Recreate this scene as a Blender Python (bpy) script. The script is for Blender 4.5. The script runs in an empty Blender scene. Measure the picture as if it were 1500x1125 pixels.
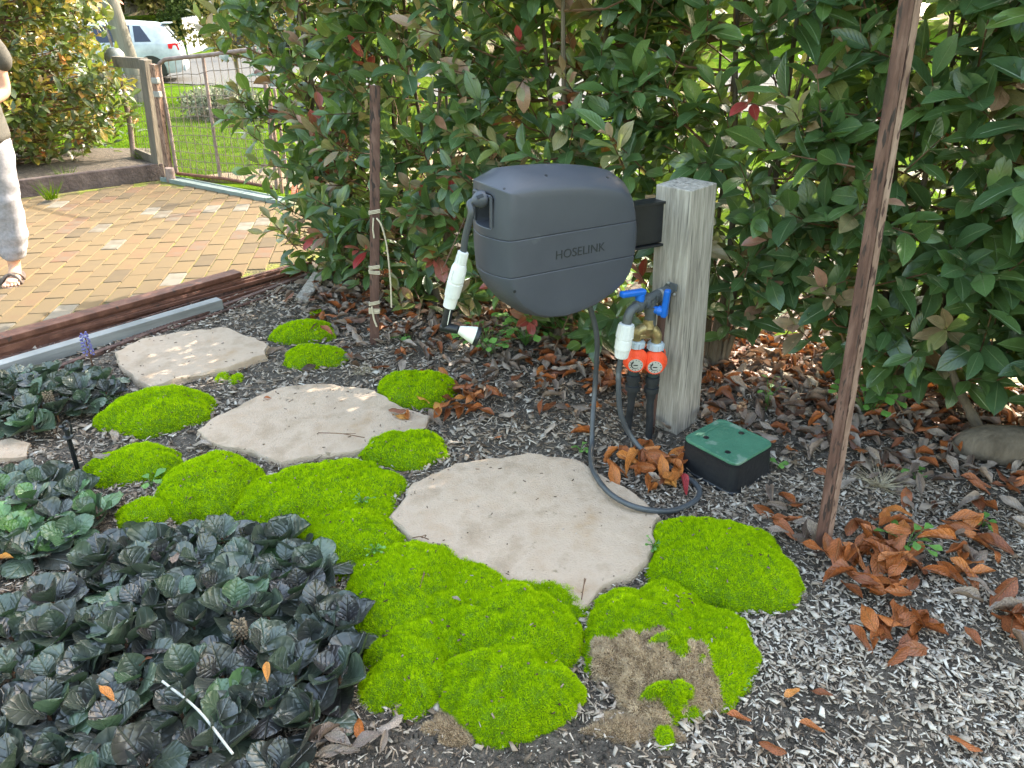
import bpy, bmesh, math, random
import numpy as np
from mathutils import Vector, Matrix, Quaternion, noise
from mathutils.bvhtree import BVHTree

random.seed(7)
rng = np.random.default_rng(7)
SC = bpy.context.scene
COL = SC.collection
R = math.radians

# ------------------------------------------------------------------ camera, sky, sun, exposure
FPX, PITCH, CAM_H = 1080.0, R(27.4), 1.47
cam = bpy.data.objects.new('camera', bpy.data.cameras.new('camera'))
COL.objects.link(cam)
cam.location = (0, 0, CAM_H)
cam.rotation_euler = (R(90) - PITCH, 0, 0)
cam.data.sensor_width = 36.0
cam.data.lens = 36.0 * FPX / 1500.0
cam.data.clip_start = 0.05
cam.data.clip_end = 600
SC.camera = cam

SUN_AZ = math.atan2(0.64, 0.77)          # direction towards the sun in plan, from +x
SUN_EL = R(36)
sun_dir = Vector((math.cos(SUN_EL) * math.cos(SUN_AZ), math.cos(SUN_EL) * math.sin(SUN_AZ), math.sin(SUN_EL)))
world = bpy.data.worlds.new('World')
SC.world = world
world.use_nodes = True
wn = world.node_tree.nodes
sky = wn.new('ShaderNodeTexSky')
sky.sky_type = 'NISHITA'
sky.sun_disc = False
sky.sun_elevation = SUN_EL
sky.sun_rotation = math.pi / 2 - SUN_AZ
sky.dust_density = 4.0
sky.air_density = 2.0
sky.ozone_density = 0.0
world.node_tree.links.new(sky.outputs[0], wn['Background'].inputs[0])
wn['Background'].inputs[1].default_value = 0.15
sl = bpy.data.lights.new('sun', 'SUN')
sl.energy = 2.0
sl.angle = R(0.53)
sl.color = (1.0, 0.93, 0.8)
so = bpy.data.objects.new('sun', sl)
COL.objects.link(so)
so.rotation_euler = (-sun_dir).to_track_quat('-Z', 'Y').to_euler()
so.location = (6, 6, 8)
SC.view_settings.view_transform = 'Standard'
SC.view_settings.look = 'None'
SC.view_settings.gamma = 1.0
SC.view_settings.exposure = 2.75
SC.cycles.max_bounces = 8
SC.cycles.transparent_max_bounces = 8
SC.cycles.use_denoising = True


# ------------------------------------------------------------------ measuring helpers
def ray(x, y):
    dx = (x - 750) / FPX
    dv = (562.5 - y) / FPX
    return Vector((dx, math.cos(PITCH) + dv * math.sin(PITCH), -math.sin(PITCH) + dv * math.cos(PITCH)))


def G(x, y, z=0.0):
    """point at height z that was measured in the photograph at (x, y)"""
    d = ray(x, y)
    t = (z - CAM_H) / d.z
    return Vector((d.x * t, d.y * t, z))


def V(x, y, p, n):
    """point on the upright plane through p with plan normal n"""
    d = ray(x, y)
    t = (p[0] * n[0] + p[1] * n[1]) / (d.x * n[0] + d.y * n[1])
    return Vector((d.x * t, d.y * t, CAM_H + d.z * t))


def project(P):
    """numpy (N,3) -> pixel x, y, depth"""
    z = P[:, 2] - CAM_H
    zc = P[:, 1] * math.cos(PITCH) - z * math.sin(PITCH)
    yc = P[:, 1] * math.sin(PITCH) + z * math.cos(PITCH)
    zz = np.maximum(zc, 1e-3)
    return 750 + FPX * P[:, 0] / zz, 562.5 - FPX * yc / zz, zc


# boundary frame: u grows away from the garden, across the boundary fence and the street
UN = Vector((0.38, 0.925, 0))
UT = Vector((0.925, -0.38, 0))


def terr(x, y):
    u = 0.38 * x + 0.925 * y
    def ss(a, b, v):
        t = min(1, max(0, (v - a) / (b - a)))
        return t * t * (3 - 2 * t)
    z = -0.45 * ss(6.5, 15.5, u)
    z += 1.05 * ss(25.2, 36, u)
    z += 9.0 * min(1, max(0, (u - 36) / 45.0)) ** 1.1
    return z


# ------------------------------------------------------------------ object helpers
def link(o, parent=None):
    COL.objects.link(o)
    if parent is not None:
        o.parent = parent
    return o


def tag(o, label=None, cat=None, group=None, kind=None):
    if label:
        o['label'] = label
    if cat:
        o['category'] = cat
    if group:
        o['group'] = group
    if kind:
        o['kind'] = kind
    return o


def thing(name, label, cat, loc=(0, 0, 0), group=None):
    o = bpy.data.objects.new(name, None)
    o.empty_display_size = 0.05
    o.location = loc
    link(o)
    return tag(o, label, cat, group)


def basis(d, up=(0, 0, 1)):
    z = Vector(d).normalized()
    u = Vector(up)
    if abs(z.dot(u)) > 0.98:
        u = Vector((1, 0, 0)) if abs(z.x) < 0.9 else Vector((0, 1, 0))
    x = u.cross(z).normalized()
    y = z.cross(x)
    return x, y, z


class MB:
    def __init__(s):
        s.v, s.f, s.uv = [], [], None

    def add(s, vs, fs):
        b = len(s.v)
        s.v += [tuple(q) for q in vs]
        s.f += [tuple(b + i for i in q) for q in fs]
        return s

    def box(s, c, sz, ax=None):
        ax = ax or (Vector((1, 0, 0)), Vector((0, 1, 0)), Vector((0, 0, 1)))
        c = Vector(c)
        vs = []
        for i in (-.5, .5):
            for j in (-.5, .5):
                for k in (-.5, .5):
                    vs.append(c + ax[0] * (i * sz[0]) + ax[1] * (j * sz[1]) + ax[2] * (k * sz[2]))
        return s.add(vs, [(0, 1, 3, 2), (4, 6, 7, 5), (0, 4, 5, 1), (2, 3, 7, 6), (0, 2, 6, 4), (1, 5, 7, 3)])

    def beam(s, a, b, w, h, up=(0, 0, 1)):
        a, b = Vector(a), Vector(b)
        x, y, z = basis(b - a, up)
        return s.box((a + b) / 2, (w, h, (b - a).length), (x, y, z))

    def tube(s, pts, r, n=8, cap=True):
        pts = [Vector(p) for p in pts]
        m = len(pts)
        rs = r if isinstance(r, (list, tuple)) else [r] * m
        vs, fs = [], []
        x = None
        for i, p in enumerate(pts):
            d = pts[min(i + 1, m - 1)] - pts[max(i - 1, 0)]
            if d.length < 1e-9:
                d = Vector((0, 0, 1))
            d.normalize()
            if x is None:
                x, y, _ = basis(d)
            else:
                x = (x - d * x.dot(d)).normalized()
                y = d.cross(x)
            for k in range(n):
                a = 2 * math.pi * k / n
                vs.append(p + (x * math.cos(a) + y * math.sin(a)) * rs[i])
        for i in range(m - 1):
            for k in range(n):
                k2 = (k + 1) % n
                fs.append((i * n + k, i * n + k2, (i + 1) * n + k2, (i + 1) * n + k))
        if cap:
            fs.append(tuple(range(n))[::-1])
            fs.append(tuple((m - 1) * n + k for k in range(n)))
        return s.add(vs, fs)

    def lathe(s, o, d, prof, n=20, up=(0, 0, 1)):
        """prof: list of (distance along d, radius)"""
        x, y, z = basis(d, up)
        o = Vector(o)
        vs, fs = [], []
        for (t, r) in prof:
            for k in range(n):
                a = 2 * math.pi * k / n
                vs.append(o + z * t + (x * math.cos(a) + y * math.sin(a)) * max(r, 1e-5))
        for i in range(len(prof) - 1):
            for k in range(n):
                k2 = (k + 1) % n
                fs.append((i * n + k, i * n + k2, (i + 1) * n + k2, (i + 1) * n + k))
        fs.append(tuple(range(n))[::-1])
        fs.append(tuple((len(prof) - 1) * n + k for k in range(n)))
        return s.add(vs, fs)

    def prism(s, poly, z0, z1):
        n = len(poly)
        vs = [(p[0], p[1], z0) for p in poly] + [(p[0], p[1], z1) for p in poly]
        fs = [tuple(range(n))[::-1], tuple(range(n, 2 * n))]
        fs += [(i, (i + 1) % n, n + (i + 1) % n, n + i) for i in range(n)]
        return s.add(vs, fs)

    def mesh(s, name):
        me = bpy.data.meshes.new(name)
        me.from_pydata(s.v, [], s.f)
        bm = bmesh.new()
        bm.from_mesh(me)
        bmesh.ops.recalc_face_normals(bm, faces=bm.faces)
        bm.to_mesh(me)
        bm.free()
        return me

    def build(s, name, m, parent=None, smooth=False, bevel=0, seg=2, origin=None):
        """origin: plan point that the vertices are measured from (the parent's place)"""
        off = Vector((0, 0, 0))
        if parent is not None:
            q = parent
            while q is not None:
                off += q.location
                q = q.parent
        elif origin is not None:
            off = Vector(origin)
        if off.length > 0:
            s.v = [(a - off.x, b - off.y, c - off.z) for a, b, c in s.v]
        me = s.mesh(name)
        if m:
            me.materials.append(m)
        o = bpy.data.objects.new(name, me)
        if parent is None and origin is not None:
            o.location = off
        link(o, parent)
        if smooth:
            me.shade_smooth()
            if smooth == 'auto':
                e = o.modifiers.new('wn', 'WEIGHTED_NORMAL')
                e.keep_sharp = True
                for ed in me.edges:
                    pass
                try:
                    me.set_sharp_from_angle(angle=R(40))
                except Exception:
                    pass
        if bevel:
            b = o.modifiers.new('bevel', 'BEVEL')
            b.width = bevel
            b.segments = seg
            b.limit_method = 'ANGLE'
            b.angle_limit = R(40)
        return o


def np_mesh(name, verts, faces, mats, tint=None, uv=None, smooth=False, mat_idx=None):
    """verts (N,3), faces (M,k) all the same size"""
    me = bpy.data.meshes.new(name)
    nv, (nf, k) = len(verts), faces.shape
    me.vertices.add(nv)
    me.vertices.foreach_set('co', np.ascontiguousarray(verts, dtype=np.float32).ravel())
    me.loops.add(nf * k)
    me.loops.foreach_set('vertex_index', np.ascontiguousarray(faces, dtype=np.int32).ravel())
    me.polygons.add(nf)
    me.polygons.foreach_set('loop_start', np.arange(0, nf * k, k, dtype=np.int32))
    me.polygons.foreach_set('loop_total', np.full(nf, k, dtype=np.int32))
    if mat_idx is not None:
        me.polygons.foreach_set('material_index', np.asarray(mat_idx, dtype=np.int32))
    if smooth:
        me.polygons.foreach_set('use_smooth', np.ones(nf, dtype=bool))
    for m in (mats if isinstance(mats, (list, tuple)) else [mats]):
        me.materials.append(m)
    if tint is not None:
        a = me.attributes.new('tint', 'FLOAT', 'POINT')
        a.data.foreach_set('value', np.ascontiguousarray(tint, dtype=np.float32))
    if uv is not None:
        l = me.uv_layers.new(name='UVMap')
        l.data.foreach_set('uv', np.ascontiguousarray(uv[faces.ravel()], dtype=np.float32).ravel())
    me.update(calc_edges=True)
    me.validate()
    return me


def smooth_curve(pts, n=8):
    """Catmull-Rom through pts"""
    P = [Vector(p) for p in pts]
    P = [P[0] * 2 - P[1]] + P + [P[-1] * 2 - P[-2]]
    out = []
    for i in range(1, len(P) - 2):
        p0, p1, p2, p3 = P[i - 1], P[i], P[i + 1], P[i + 2]
        for k in range(n):
            t = k / n
            out.append(0.5 * ((2 * p1) + (p2 - p0) * t + (2 * p0 - 5 * p1 + 4 * p2 - p3) * t * t + (3 * p1 - p0 - 3 * p2 + p3) * t ** 3))
    out.append(P[-2])
    return out


def in_poly(x, y, poly):
    c = False
    j = len(poly) - 1
    for i in range(len(poly)):
        xi, yi = poly[i][0], poly[i][1]
        xj, yj = poly[j][0], poly[j][1]
        if (yi > y) != (yj > y) and x < (xj - xi) * (y - yi) / (yj - yi + 1e-12) + xi:
            c = not c
        j = i
    return c


def in_poly_np(x, y, poly):
    c = np.zeros(len(x), bool)
    j = len(poly) - 1
    for i in range(len(poly)):
        xi, yi, xj, yj = poly[i][0], poly[i][1], poly[j][0], poly[j][1]
        c ^= ((yi > y) != (yj > y)) & (x < (xj - xi) * (y - yi) / (yj - yi + 1e-12) + xi)
        j = i
    return c


# ------------------------------------------------------------------ materials
def newmat(name):
    m = bpy.data.materials.new(name)
    m.use_nodes = True
    nt = m.node_tree
    return m, nt, nt.nodes, nt.links, nt.nodes['Principled BSDF']


def ramp(nodes, stops, interp='LINEAR'):
    r = nodes.new('ShaderNodeValToRGB')
    r.color_ramp.interpolation = interp
    el = r.color_ramp.elements
    while len(el) < len(stops):
        el.new(0.5)
    for e, (p, c) in zip(el, stops):
        e.position = p
        e.color = (*c, 1)
    return r


def pm(name, stops, scale=8, detail=6, rough=0.7, bump=0.0, bscale=None, metal=0.0, spec=0.4, stretch=(1, 1, 1), coord='Object', spots=None, rvar=0.0, dist=0.02, distort=0.0):
    """noise-driven colour, noise-driven fine relief"""
    m, nt, N, L, b = newmat(name)
    tc = N.new('ShaderNodeTexCoord')
    mp = N.new('ShaderNodeMapping')
    mp.inputs['Scale'].default_value = stretch
    L.new(tc.outputs[coord], mp.inputs[0])
    nz = N.new('ShaderNodeTexNoise')
    nz.inputs['Scale'].default_value = scale
    nz.inputs['Detail'].default_value = detail
    nz.inputs['Roughness'].default_value = 0.62
    nz.inputs['Distortion'].default_value = distort
    L.new(mp.outputs[0], nz.inputs['Vector'])
    if isinstance(stops[0], (float, int)):
        stops = [(0.3, tuple(c * 0.8 for c in stops)), (0.7, tuple(min(1, c * 1.18) for c in stops))]
    rp = ramp(N, stops)
    L.new(nz.outputs[0], rp.inputs[0])
    col = rp.outputs[0]
    if spots:
        sc_, thr, c2 = spots
        n2 = N.new('ShaderNodeTexNoise')
        n2.inputs['Scale'].default_value = sc_
        n2.inputs['Detail'].default_value = 4
        L.new(mp.outputs[0], n2.inputs['Vector'])
        r2 = ramp(N, [(thr, (0, 0, 0)), (thr + 0.06, (1, 1, 1))])
        L.new(n2.outputs[0], r2.inputs[0])
        mx = N.new('ShaderNodeMix')
        mx.data_type = 'RGBA'
        L.new(r2.outputs[0], mx.inputs[0])
        L.new(col, mx.inputs[6])
        mx.inputs[7].default_value = (*c2, 1)
        col = mx.outputs[2]
    L.new(col, b.inputs['Base Color'])
    b.inputs['Roughness'].default_value = rough
    if rvar:
        mr = N.new('ShaderNodeMapRange')
        mr.inputs[3].default_value = rough - rvar
        mr.inputs[4].default_value = rough + rvar
        L.new(nz.outputs[0], mr.inputs[0])
        L.new(mr.outputs[0], b.inputs['Roughness'])
    b.inputs['Metallic'].default_value = metal
    b.inputs['Specular IOR Level'].default_value = spec
    if bump:
        n3 = N.new('ShaderNodeTexNoise')
        n3.inputs['Scale'].default_value = bscale or scale * 4
        n3.inputs['Detail'].default_value = 5
        L.new(mp.outputs[0], n3.inputs['Vector'])
        bp = N.new('ShaderNodeBump')
        bp.inputs['Strength'].default_value = bump
        bp.inputs['Distance'].default_value = dist
        L.new(n3.outputs[0], bp.inputs['Height'])
        L.new(bp.outputs[0], b.inputs['Normal'])
    return m


def tint_value(N, L):
    """tint from the mesh (joined pieces) or from the object (single pieces)"""
    a1 = N.new('ShaderNodeAttribute')
    a1.attribute_type = 'GEOMETRY'
    a1.attribute_name = 'tint'
    a2 = N.new('ShaderNodeAttribute')
    a2.attribute_type = 'OBJECT'
    a2.attribute_name = 'tint'
    ad = N.new('ShaderNodeMath')
    L.new(a1.outputs['Fac'], ad.inputs[0])
    L.new(a2.outputs['Fac'], ad.inputs[1])
    return ad.outputs[0]


def leaf_mat(name, stops, rough=0.4, trans=0.3, tcol=(0.3, 0.5, 0.05), veins=0.4, vein_n=7, crinkle=0.0, rib=0.15, mottle=0.25, spec=0.5, patch=None, dist=0.004):
    m, nt, N, L, b = newmat(name)
    t = tint_value(N, L)
    rp = ramp(N, stops)
    L.new(t, rp.inputs[0])
    uvn = N.new('ShaderNodeUVMap')
    sep = N.new('ShaderNodeSeparateXYZ')
    L.new(uvn.outputs[0], sep.inputs[0])
    def mth(op, a, bb=None, c=None):
        n = N.new('ShaderNodeMath')
        n.operation = op
        for i, q in enumerate((a, bb, c)):
            if q is None:
                continue
            if isinstance(q, (int, float)):
                n.inputs[i].default_value = q
            else:
                L.new(q, n.inputs[i])
        return n.outputs[0]
    au = mth('ABSOLUTE', mth('SUBTRACT', sep.outputs[0], 0.5))
    ribm = mth('SUBTRACT', 1.0, mth('SMOOTH_MIN', mth('DIVIDE', au, 0.035), 1.0, 0.2))
    ph = mth('MULTIPLY', mth('SUBTRACT', sep.outputs[1], mth('MULTIPLY', au, 0.7)), vein_n * 2 * math.pi)
    sv = mth('POWER', mth('ABSOLUTE', mth('SINE', mth('MULTIPLY', ph, 0.5))), 0.35)
    tc = N.new('ShaderNodeTexCoord')
    nz = N.new('ShaderNodeTexNoise')
    nz.inputs['Scale'].default_value = 30
    nz.inputs['Detail'].default_value = 4
    L.new(tc.outputs['Object'], nz.inputs['Vector'])
    # colour: mottling and a paler midrib
    hs = N.new('ShaderNodeHueSaturation')
    mr = N.new('ShaderNodeMapRange')
    mr.inputs[1].default_value = 0.3
    mr.inputs[2].default_value = 0.7
    mr.inputs[3].default_value = 1 - mottle
    mr.inputs[4].default_value = 1 + mottle
    L.new(nz.outputs[0], mr.inputs[0])
    L.new(mr.outputs[0], hs.inputs['Value'])
    L.new(rp.outputs[0], hs.inputs['Color'])
    mx = N.new('ShaderNodeMix')
    mx.data_type = 'RGBA'
    L.new(mth('MULTIPLY', ribm, rib), mx.inputs[0])
    L.new(hs.outputs[0], mx.inputs[6])
    mx.inputs[7].default_value = (0.5, 0.6, 0.3, 1)
    col = mx.outputs[2]
    if patch:
        n2 = N.new('ShaderNodeTexNoise')
        n2.inputs['Scale'].default_value = patch[0]
        n2.inputs['Detail'].default_value = 6
        n2.inputs['Roughness'].default_value = 0.7
        oi = N.new('ShaderNodeObjectInfo')
        L.new(tc.outputs['Object'], n2.inputs['Vector'])
        r2 = ramp(N, [(patch[1], (0, 0, 0)), (patch[1] + 0.15, (1, 1, 1))])
        L.new(n2.outputs[0], r2.inputs[0])
        m2 = N.new('ShaderNodeMix')
        m2.data_type = 'RGBA'
        L.new(mth('MULTIPLY', r2.outputs[0], patch[3]), m2.inputs[0])
        L.new(col, m2.inputs[6])
        m2.inputs[7].default_value = (*patch[2], 1)
        col = m2.outputs[2]
    L.new(col, b.inputs['Base Color'])
    b.inputs['Roughness'].default_value = rough
    b.inputs['Specular IOR Level'].default_value = spec
    hgt = mth('ADD', mth('MULTIPLY', sv, veins), mth('MULTIPLY', ribm, -1.0))
    if crinkle:
        vo = N.new('ShaderNodeTexVoronoi')
        vo.inputs['Scale'].default_value = 7
        vo.feature = 'SMOOTH_F1'
        L.new(uvn.outputs[0], vo.inputs['Vector'])
        hgt = mth('SUBTRACT', hgt, mth('MULTIPLY', vo.outputs['Distance'], crinkle))
    bp = N.new('ShaderNodeBump')
    bp.inputs['Strength'].default_value = 0.6
    bp.inputs['Distance'].default_value = dist
    L.new(hgt, bp.inputs['Height'])
    L.new(bp.outputs[0], b.inputs['Normal'])
    if trans > 0:
        tr = N.new('ShaderNodeBsdfTranslucent')
        mc = N.new('ShaderNodeMix')
        mc.data_type = 'RGBA'
        mc.blend_type = 'MIX'
        mc.inputs[0].default_value = 0.55
        L.new(col, mc.inputs[6])
        mc.inputs[7].default_value = (*tcol, 1)
        L.new(mc.outputs[2], tr.inputs[0])
        ms = N.new('ShaderNodeMixShader')
        ms.inputs[0].default_value = trans
        L.new(b.outputs[0], ms.inputs[1])
        L.new(tr.outputs[0], ms.inputs[2])
        L.new(ms.outputs[0], N['Material Output'].inputs[0])
    return m


def tint_mat(name, stops, rough=0.8, trans=0.0, var=0.0, vscale=6, spec=0.04):
    """plain small pieces coloured one by one by their tint"""
    m, nt, N, L, b = newmat(name)
    t = tint_value(N, L)
    if var:
        geo = N.new('ShaderNodeTexCoord')
        nz = N.new('ShaderNodeTexNoise')
        nz.inputs['Scale'].default_value = vscale
        nz.inputs['Detail'].default_value = 4
        L.new(geo.outputs['Object'], nz.inputs['Vector'])
        ma = N.new('ShaderNodeMath')
        ma.operation = 'MULTIPLY_ADD'
        L.new(nz.outputs[0], ma.inputs[0])
        ma.inputs[1].default_value = var * 2
        sb = N.new('ShaderNodeMath')
        sb.operation = 'SUBTRACT'
        L.new(t, sb.inputs[0])
        sb.inputs[1].default_value = var
        L.new(sb.outputs[0], ma.inputs[2])
        t = ma.outputs[0]
    rp = ramp(N, stops)
    L.new(t, rp.inputs[0])
    L.new(rp.outputs[0], b.inputs['Base Color'])
    b.inputs['Roughness'].default_value = rough
    b.inputs['Specular IOR Level'].default_value = spec
    if trans:
        tr = N.new('ShaderNodeBsdfTranslucent')
        L.new(rp.outputs[0], tr.inputs[0])
        ms = N.new('ShaderNodeMixShader')
        ms.inputs[0].default_value = trans
        L.new(b.outputs[0], ms.inputs[1])
        L.new(tr.outputs[0], ms.inputs[2])
        L.new(ms.outputs[0], N['Material Output'].inputs[0])
    return m


M = {}
M['soil'] = pm('soil', [(0.3, (0.032, 0.025, 0.02)), (0.5, (0.078, 0.063, 0.05)), (0.72, (0.16, 0.132, 0.106))], 38, 12, 0.95, 1.0, 130, spots=(170, 0.68, (0.3, 0.27, 0.235)), dist=0.015)
M['chips'] = tint_mat('chips', [(0, (0.06, 0.04, 0.027)), (0.3, (0.2, 0.15, 0.112)), (0.6, (0.34, 0.285, 0.235)), (0.85, (0.445, 0.39, 0.335)), (1, (0.54, 0.49, 0.435))], 0.85, 0, 0.12, 90)
M['lawn'] = pm('lawn', [(0.3, (0.035, 0.075, 0.004)), (0.5, (0.06, 0.11, 0.005)), (0.7, (0.085, 0.14, 0.006))], 3, 8, 0.95, 0.8, 60, dist=0.03, spec=0.02)
M['blades'] = tint_mat('blades', [(0, (0.05, 0.105, 0.004)), (0.6, (0.085, 0.155, 0.005)), (1, (0.14, 0.18, 0.01))], 0.9, 0.35)
M['road'] = pm('road', [(0.3, (0.05, 0.049, 0.049)), (0.7, (0.085, 0.083, 0.082))], 9, 6, 0.9, 0.3, 80)
M['path'] = pm('path', [(0.3, (0.12, 0.09, 0.055)), (0.7, (0.2, 0.155, 0.1))], 8, 6, 0.95, 0.5, 60)
M['joint'] = pm('joint', [(0.3, (0.07, 0.055, 0.03)), (0.5, (0.1, 0.085, 0.03)), (0.62, (0.15, 0.17, 0.012)), (0.8, (0.11, 0.085, 0.045))], 6, 6, 0.95, 0.8, 60)
M['brick'] = tint_mat('brick', [(0, (0.09, 0.072, 0.052)), (0.3, (0.125, 0.095, 0.06)), (0.55, (0.135, 0.1, 0.06)), (0.75, (0.135, 0.084, 0.056)), (0.9, (0.115, 0.1, 0.08)), (1, (0.165, 0.15, 0.125))], 0.85, 0, 0.17, 11)
M['stone'] = pm('stone', [(0.22, (0.24, 0.17, 0.11)), (0.4, (0.36, 0.265, 0.19)), (0.5, (0.425, 0.32, 0.24)), (0.62, (0.39, 0.285, 0.205)), (0.8, (0.33, 0.21, 0.115))], 8, 14, 0.94, 0.6, 170, spots=(22, 0.68, (0.24, 0.18, 0.12)), dist=0.008)
M['moss'] = tint_mat('moss', [(0, (0.15, 0.27, 0.003)), (0.4, (0.31, 0.48, 0.003)), (0.75, (0.44, 0.61, 0.004)), (1, (0.6, 0.72, 0.012))], 0.65, 0.25, 0.32, 8)
M['moss_base'] = pm('moss_base', [(0.3, (0.08, 0.16, 0.003)), (0.7, (0.15, 0.26, 0.004))], 40, 4, 0.9, 0.8, 150)
M['dead'] = tint_mat('dead', [(0, (0.28, 0.19, 0.11)), (0.5, (0.47, 0.35, 0.225)), (1, (0.62, 0.49, 0.34))], 0.9, 0.1, 0.2, 30)
M['dead_base'] = pm('dead_base', [(0.3, (0.09, 0.055, 0.03)), (0.7, (0.2, 0.135, 0.08))], 40, 4, 0.95, 0.8, 150)
PHOT = [(0, (0.034, 0.066, 0.03)), (0.3, (0.056, 0.108, 0.042)), (0.62, (0.1, 0.17, 0.048)), (0.76, (0.17, 0.2, 0.06)), (0.85, (0.25, 0.19, 0.11)), (0.93, (0.34, 0.17, 0.125)), (0.965, (0.34, 0.1, 0.085)), (1, (0.36, 0.025, 0.04))]
M['photinia'] = leaf_mat('photinia', PHOT, 0.3, 0.28, (0.26, 0.42, 0.03), 0.25, 8, rib=0.3, spec=0.75, patch=(18, 0.62, (0.2, 0.21, 0.19), 0.35))
M['photinia_gold'] = leaf_mat('photinia_gold', [(0, (0.03, 0.055, 0.015)), (0.4, (0.065, 0.1, 0.022)), (0.68, (0.15, 0.165, 0.03)), (0.85, (0.28, 0.2, 0.035)), (0.95, (0.36, 0.16, 0.03)), (1, (0.4, 0.06, 0.03))], 0.28, 0.25, (0.35, 0.45, 0.04), 0.2, 8, rib=0.2, spec=.8)
M['ajuga'] = leaf_mat('ajuga', [(0, (0.03, 0.026, 0.028)), (0.3, (0.042, 0.046, 0.041)), (0.6, (0.058, 0.078, 0.055)), (0.85, (0.07, 0.125, 0.06)), (1, (0.095, 0.2, 0.05))], 0.33, 0.08, (0.12, 0.28, 0.05), 0.6, 5, crinkle=0.9, rib=0.05, dist=0.0045, spec=0.8, mottle=.2)
M['fallen'] = leaf_mat('fallen', [(0, (0.06, 0.035, 0.025)), (0.2, (0.14, 0.1, 0.08)), (0.36, (0.27, 0.215, 0.175)), (0.48, (0.11, 0.036, 0.018)), (0.6, (0.2, 0.058, 0.018)), (0.75, (0.31, 0.092, 0.024)), (0.88, (0.43, 0.15, 0.036)), (0.96, (0.52, 0.25, 0.06)), (1, (0.3, 0.03, 0.035))], 0.42, 0.1, (0.5, 0.2, 0.05), 0.5, 7, rib=0.12, spec=0.4, mottle=.45)
M['bark'] = pm('bark', [(0.3, (0.055, 0.042, 0.03)), (0.7, (0.16, 0.13, 0.1))], 14, 8, 0.95, 0.9, 60, stretch=(1, 1, 0.25), dist=0.01)
M['twig'] = pm('twig', [(0.3, (0.08, 0.035, 0.022)), (0.7, (0.15, 0.085, 0.045))], 20, 4, 0.7)
M['oldwood'] = pm('oldwood', [(0.25, (0.13, 0.11, 0.095)), (0.45, (0.27, 0.24, 0.21)), (0.6, (0.39, 0.35, 0.31)), (0.8, (0.48, 0.44, 0.395))], 70, 12, 0.92, 1.0, 150, stretch=(1, 1, 0.06), dist=0.004, distort=0.4, spots=(48, 0.63, (0.06, 0.053, 0.046)))
M['sleeper'] = pm('sleeper', [(0.3, (0.05, 0.036, 0.034)), (0.55, (0.095, 0.07, 0.066)), (0.75, (0.14, 0.105, 0.095))], 9, 9, 0.9, 0.6, 40)
M['rust'] = pm('rust', [(0.3, (0.06, 0.026, 0.018)), (0.5, (0.115, 0.045, 0.028)), (0.72, (0.19, 0.085, 0.055))], 14, 8, 0.7, 0.5, 90, spots=(26, 0.66, (0.05, 0.035, 0.03)), dist=0.004)
M['rust_dark'] = pm('rust_dark', [(0.3, (0.045, 0.022, 0.018)), (0.52, (0.095, 0.047, 0.036)), (0.72, (0.17, 0.1, 0.08))], 28, 10, 0.78, 0.7, 140, spots=(70, 0.58, (0.028, 0.018, 0.016)), stretch=(1, 1, 0.25), dist=0.003)
M['rust_pale'] = pm('rust_pale', [(0.3, (0.1, 0.055, 0.04)), (0.5, (0.2, 0.125, 0.095)), (0.7, (0.28, 0.195, 0.155))], 40, 10, 0.8, 0.7, 160, spots=(90, 0.56, (0.05, 0.024, 0.02)), stretch=(1, 1, 0.22), dist=0.003)
M['plastic'] = pm('plastic', [(0.3, (0.05, 0.054, 0.07)), (0.7, (0.062, 0.067, 0.085))], 5, 6, 0.42, 0.12, 420, dist=0.002, rvar=0.1, spots=(7, 0.66, (0.085, 0.092, 0.105)))
M['plastic_dark'] = pm('plastic_dark', (0.022, 0.025, 0.03), 6, 4, 0.5)
M['black'] = pm('black', (0.012, 0.013, 0.016), 10, 5, 0.42, 0.1, 60)
M['hose'] = pm('hose', (0.055, 0.06, 0.068), 12, 4, 0.38)
M['pipe'] = pm('pipe', (0.07, 0.076, 0.08), 14, 6, 0.45, 0.15, 60)
M['poly'] = pm('poly', (0.018, 0.02, 0.024), 14, 6, 0.5, 0.15, 60)
M['white_plastic'] = pm('white_plastic', [(0.3, (0.52, 0.53, 0.53)), (0.7, (0.66, 0.66, 0.65))], 20, 5, 0.4)
M['cream'] = pm('cream', (0.66, 0.66, 0.6), 12, 4, 0.4)
M['greyblue'] = pm('greyblue', (0.36, 0.42, 0.48), 12, 4, 0.45)
M['blue'] = pm('blue', (0.008, 0.115, 0.5), 12, 4, 0.35)
M['brass'] = pm('brass', [(0.3, (0.2, 0.15, 0.07)), (0.7, (0.42, 0.33, 0.17))], 40, 6, 0.45, 0.2, 90, metal=0.7)
M['steel'] = pm('steel', (0.5, 0.5, 0.5), 20, 4, 0.4, metal=0.8)
M['orange'] = pm('orange', (0.78, 0.085, 0.03), 12, 4, 0.4)
M['teal'] = pm('teal', (0.03, 0.045, 0.05), 12, 4, 0.5)
M['dialface'] = pm('dialface', (0.4, 0.4, 0.38), 12, 4, 0.5)
M['greenlid'] = pm('greenlid', [(0.3, (0.035, 0.12, 0.075)), (0.7, (0.06, 0.175, 0.11))], 9, 12, 0.65, 0.2, 120, spots=(13, 0.56, (0.13, 0.21, 0.16)))
M['twine'] = pm('twine', (0.5, 0.43, 0.32), 60, 4, 0.9)
M['zinc'] = pm('zinc', [(0.3, (0.17, 0.17, 0.165)), (0.7, (0.28, 0.28, 0.275))], 30, 6, 0.6)
M['galv'] = pm('galv', [(0.3, (0.12, 0.08, 0.07)), (0.55, (0.2, 0.15, 0.14)), (0.75, (0.27, 0.225, 0.22))], 16, 6, 0.7, 0.3, 60)
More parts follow.
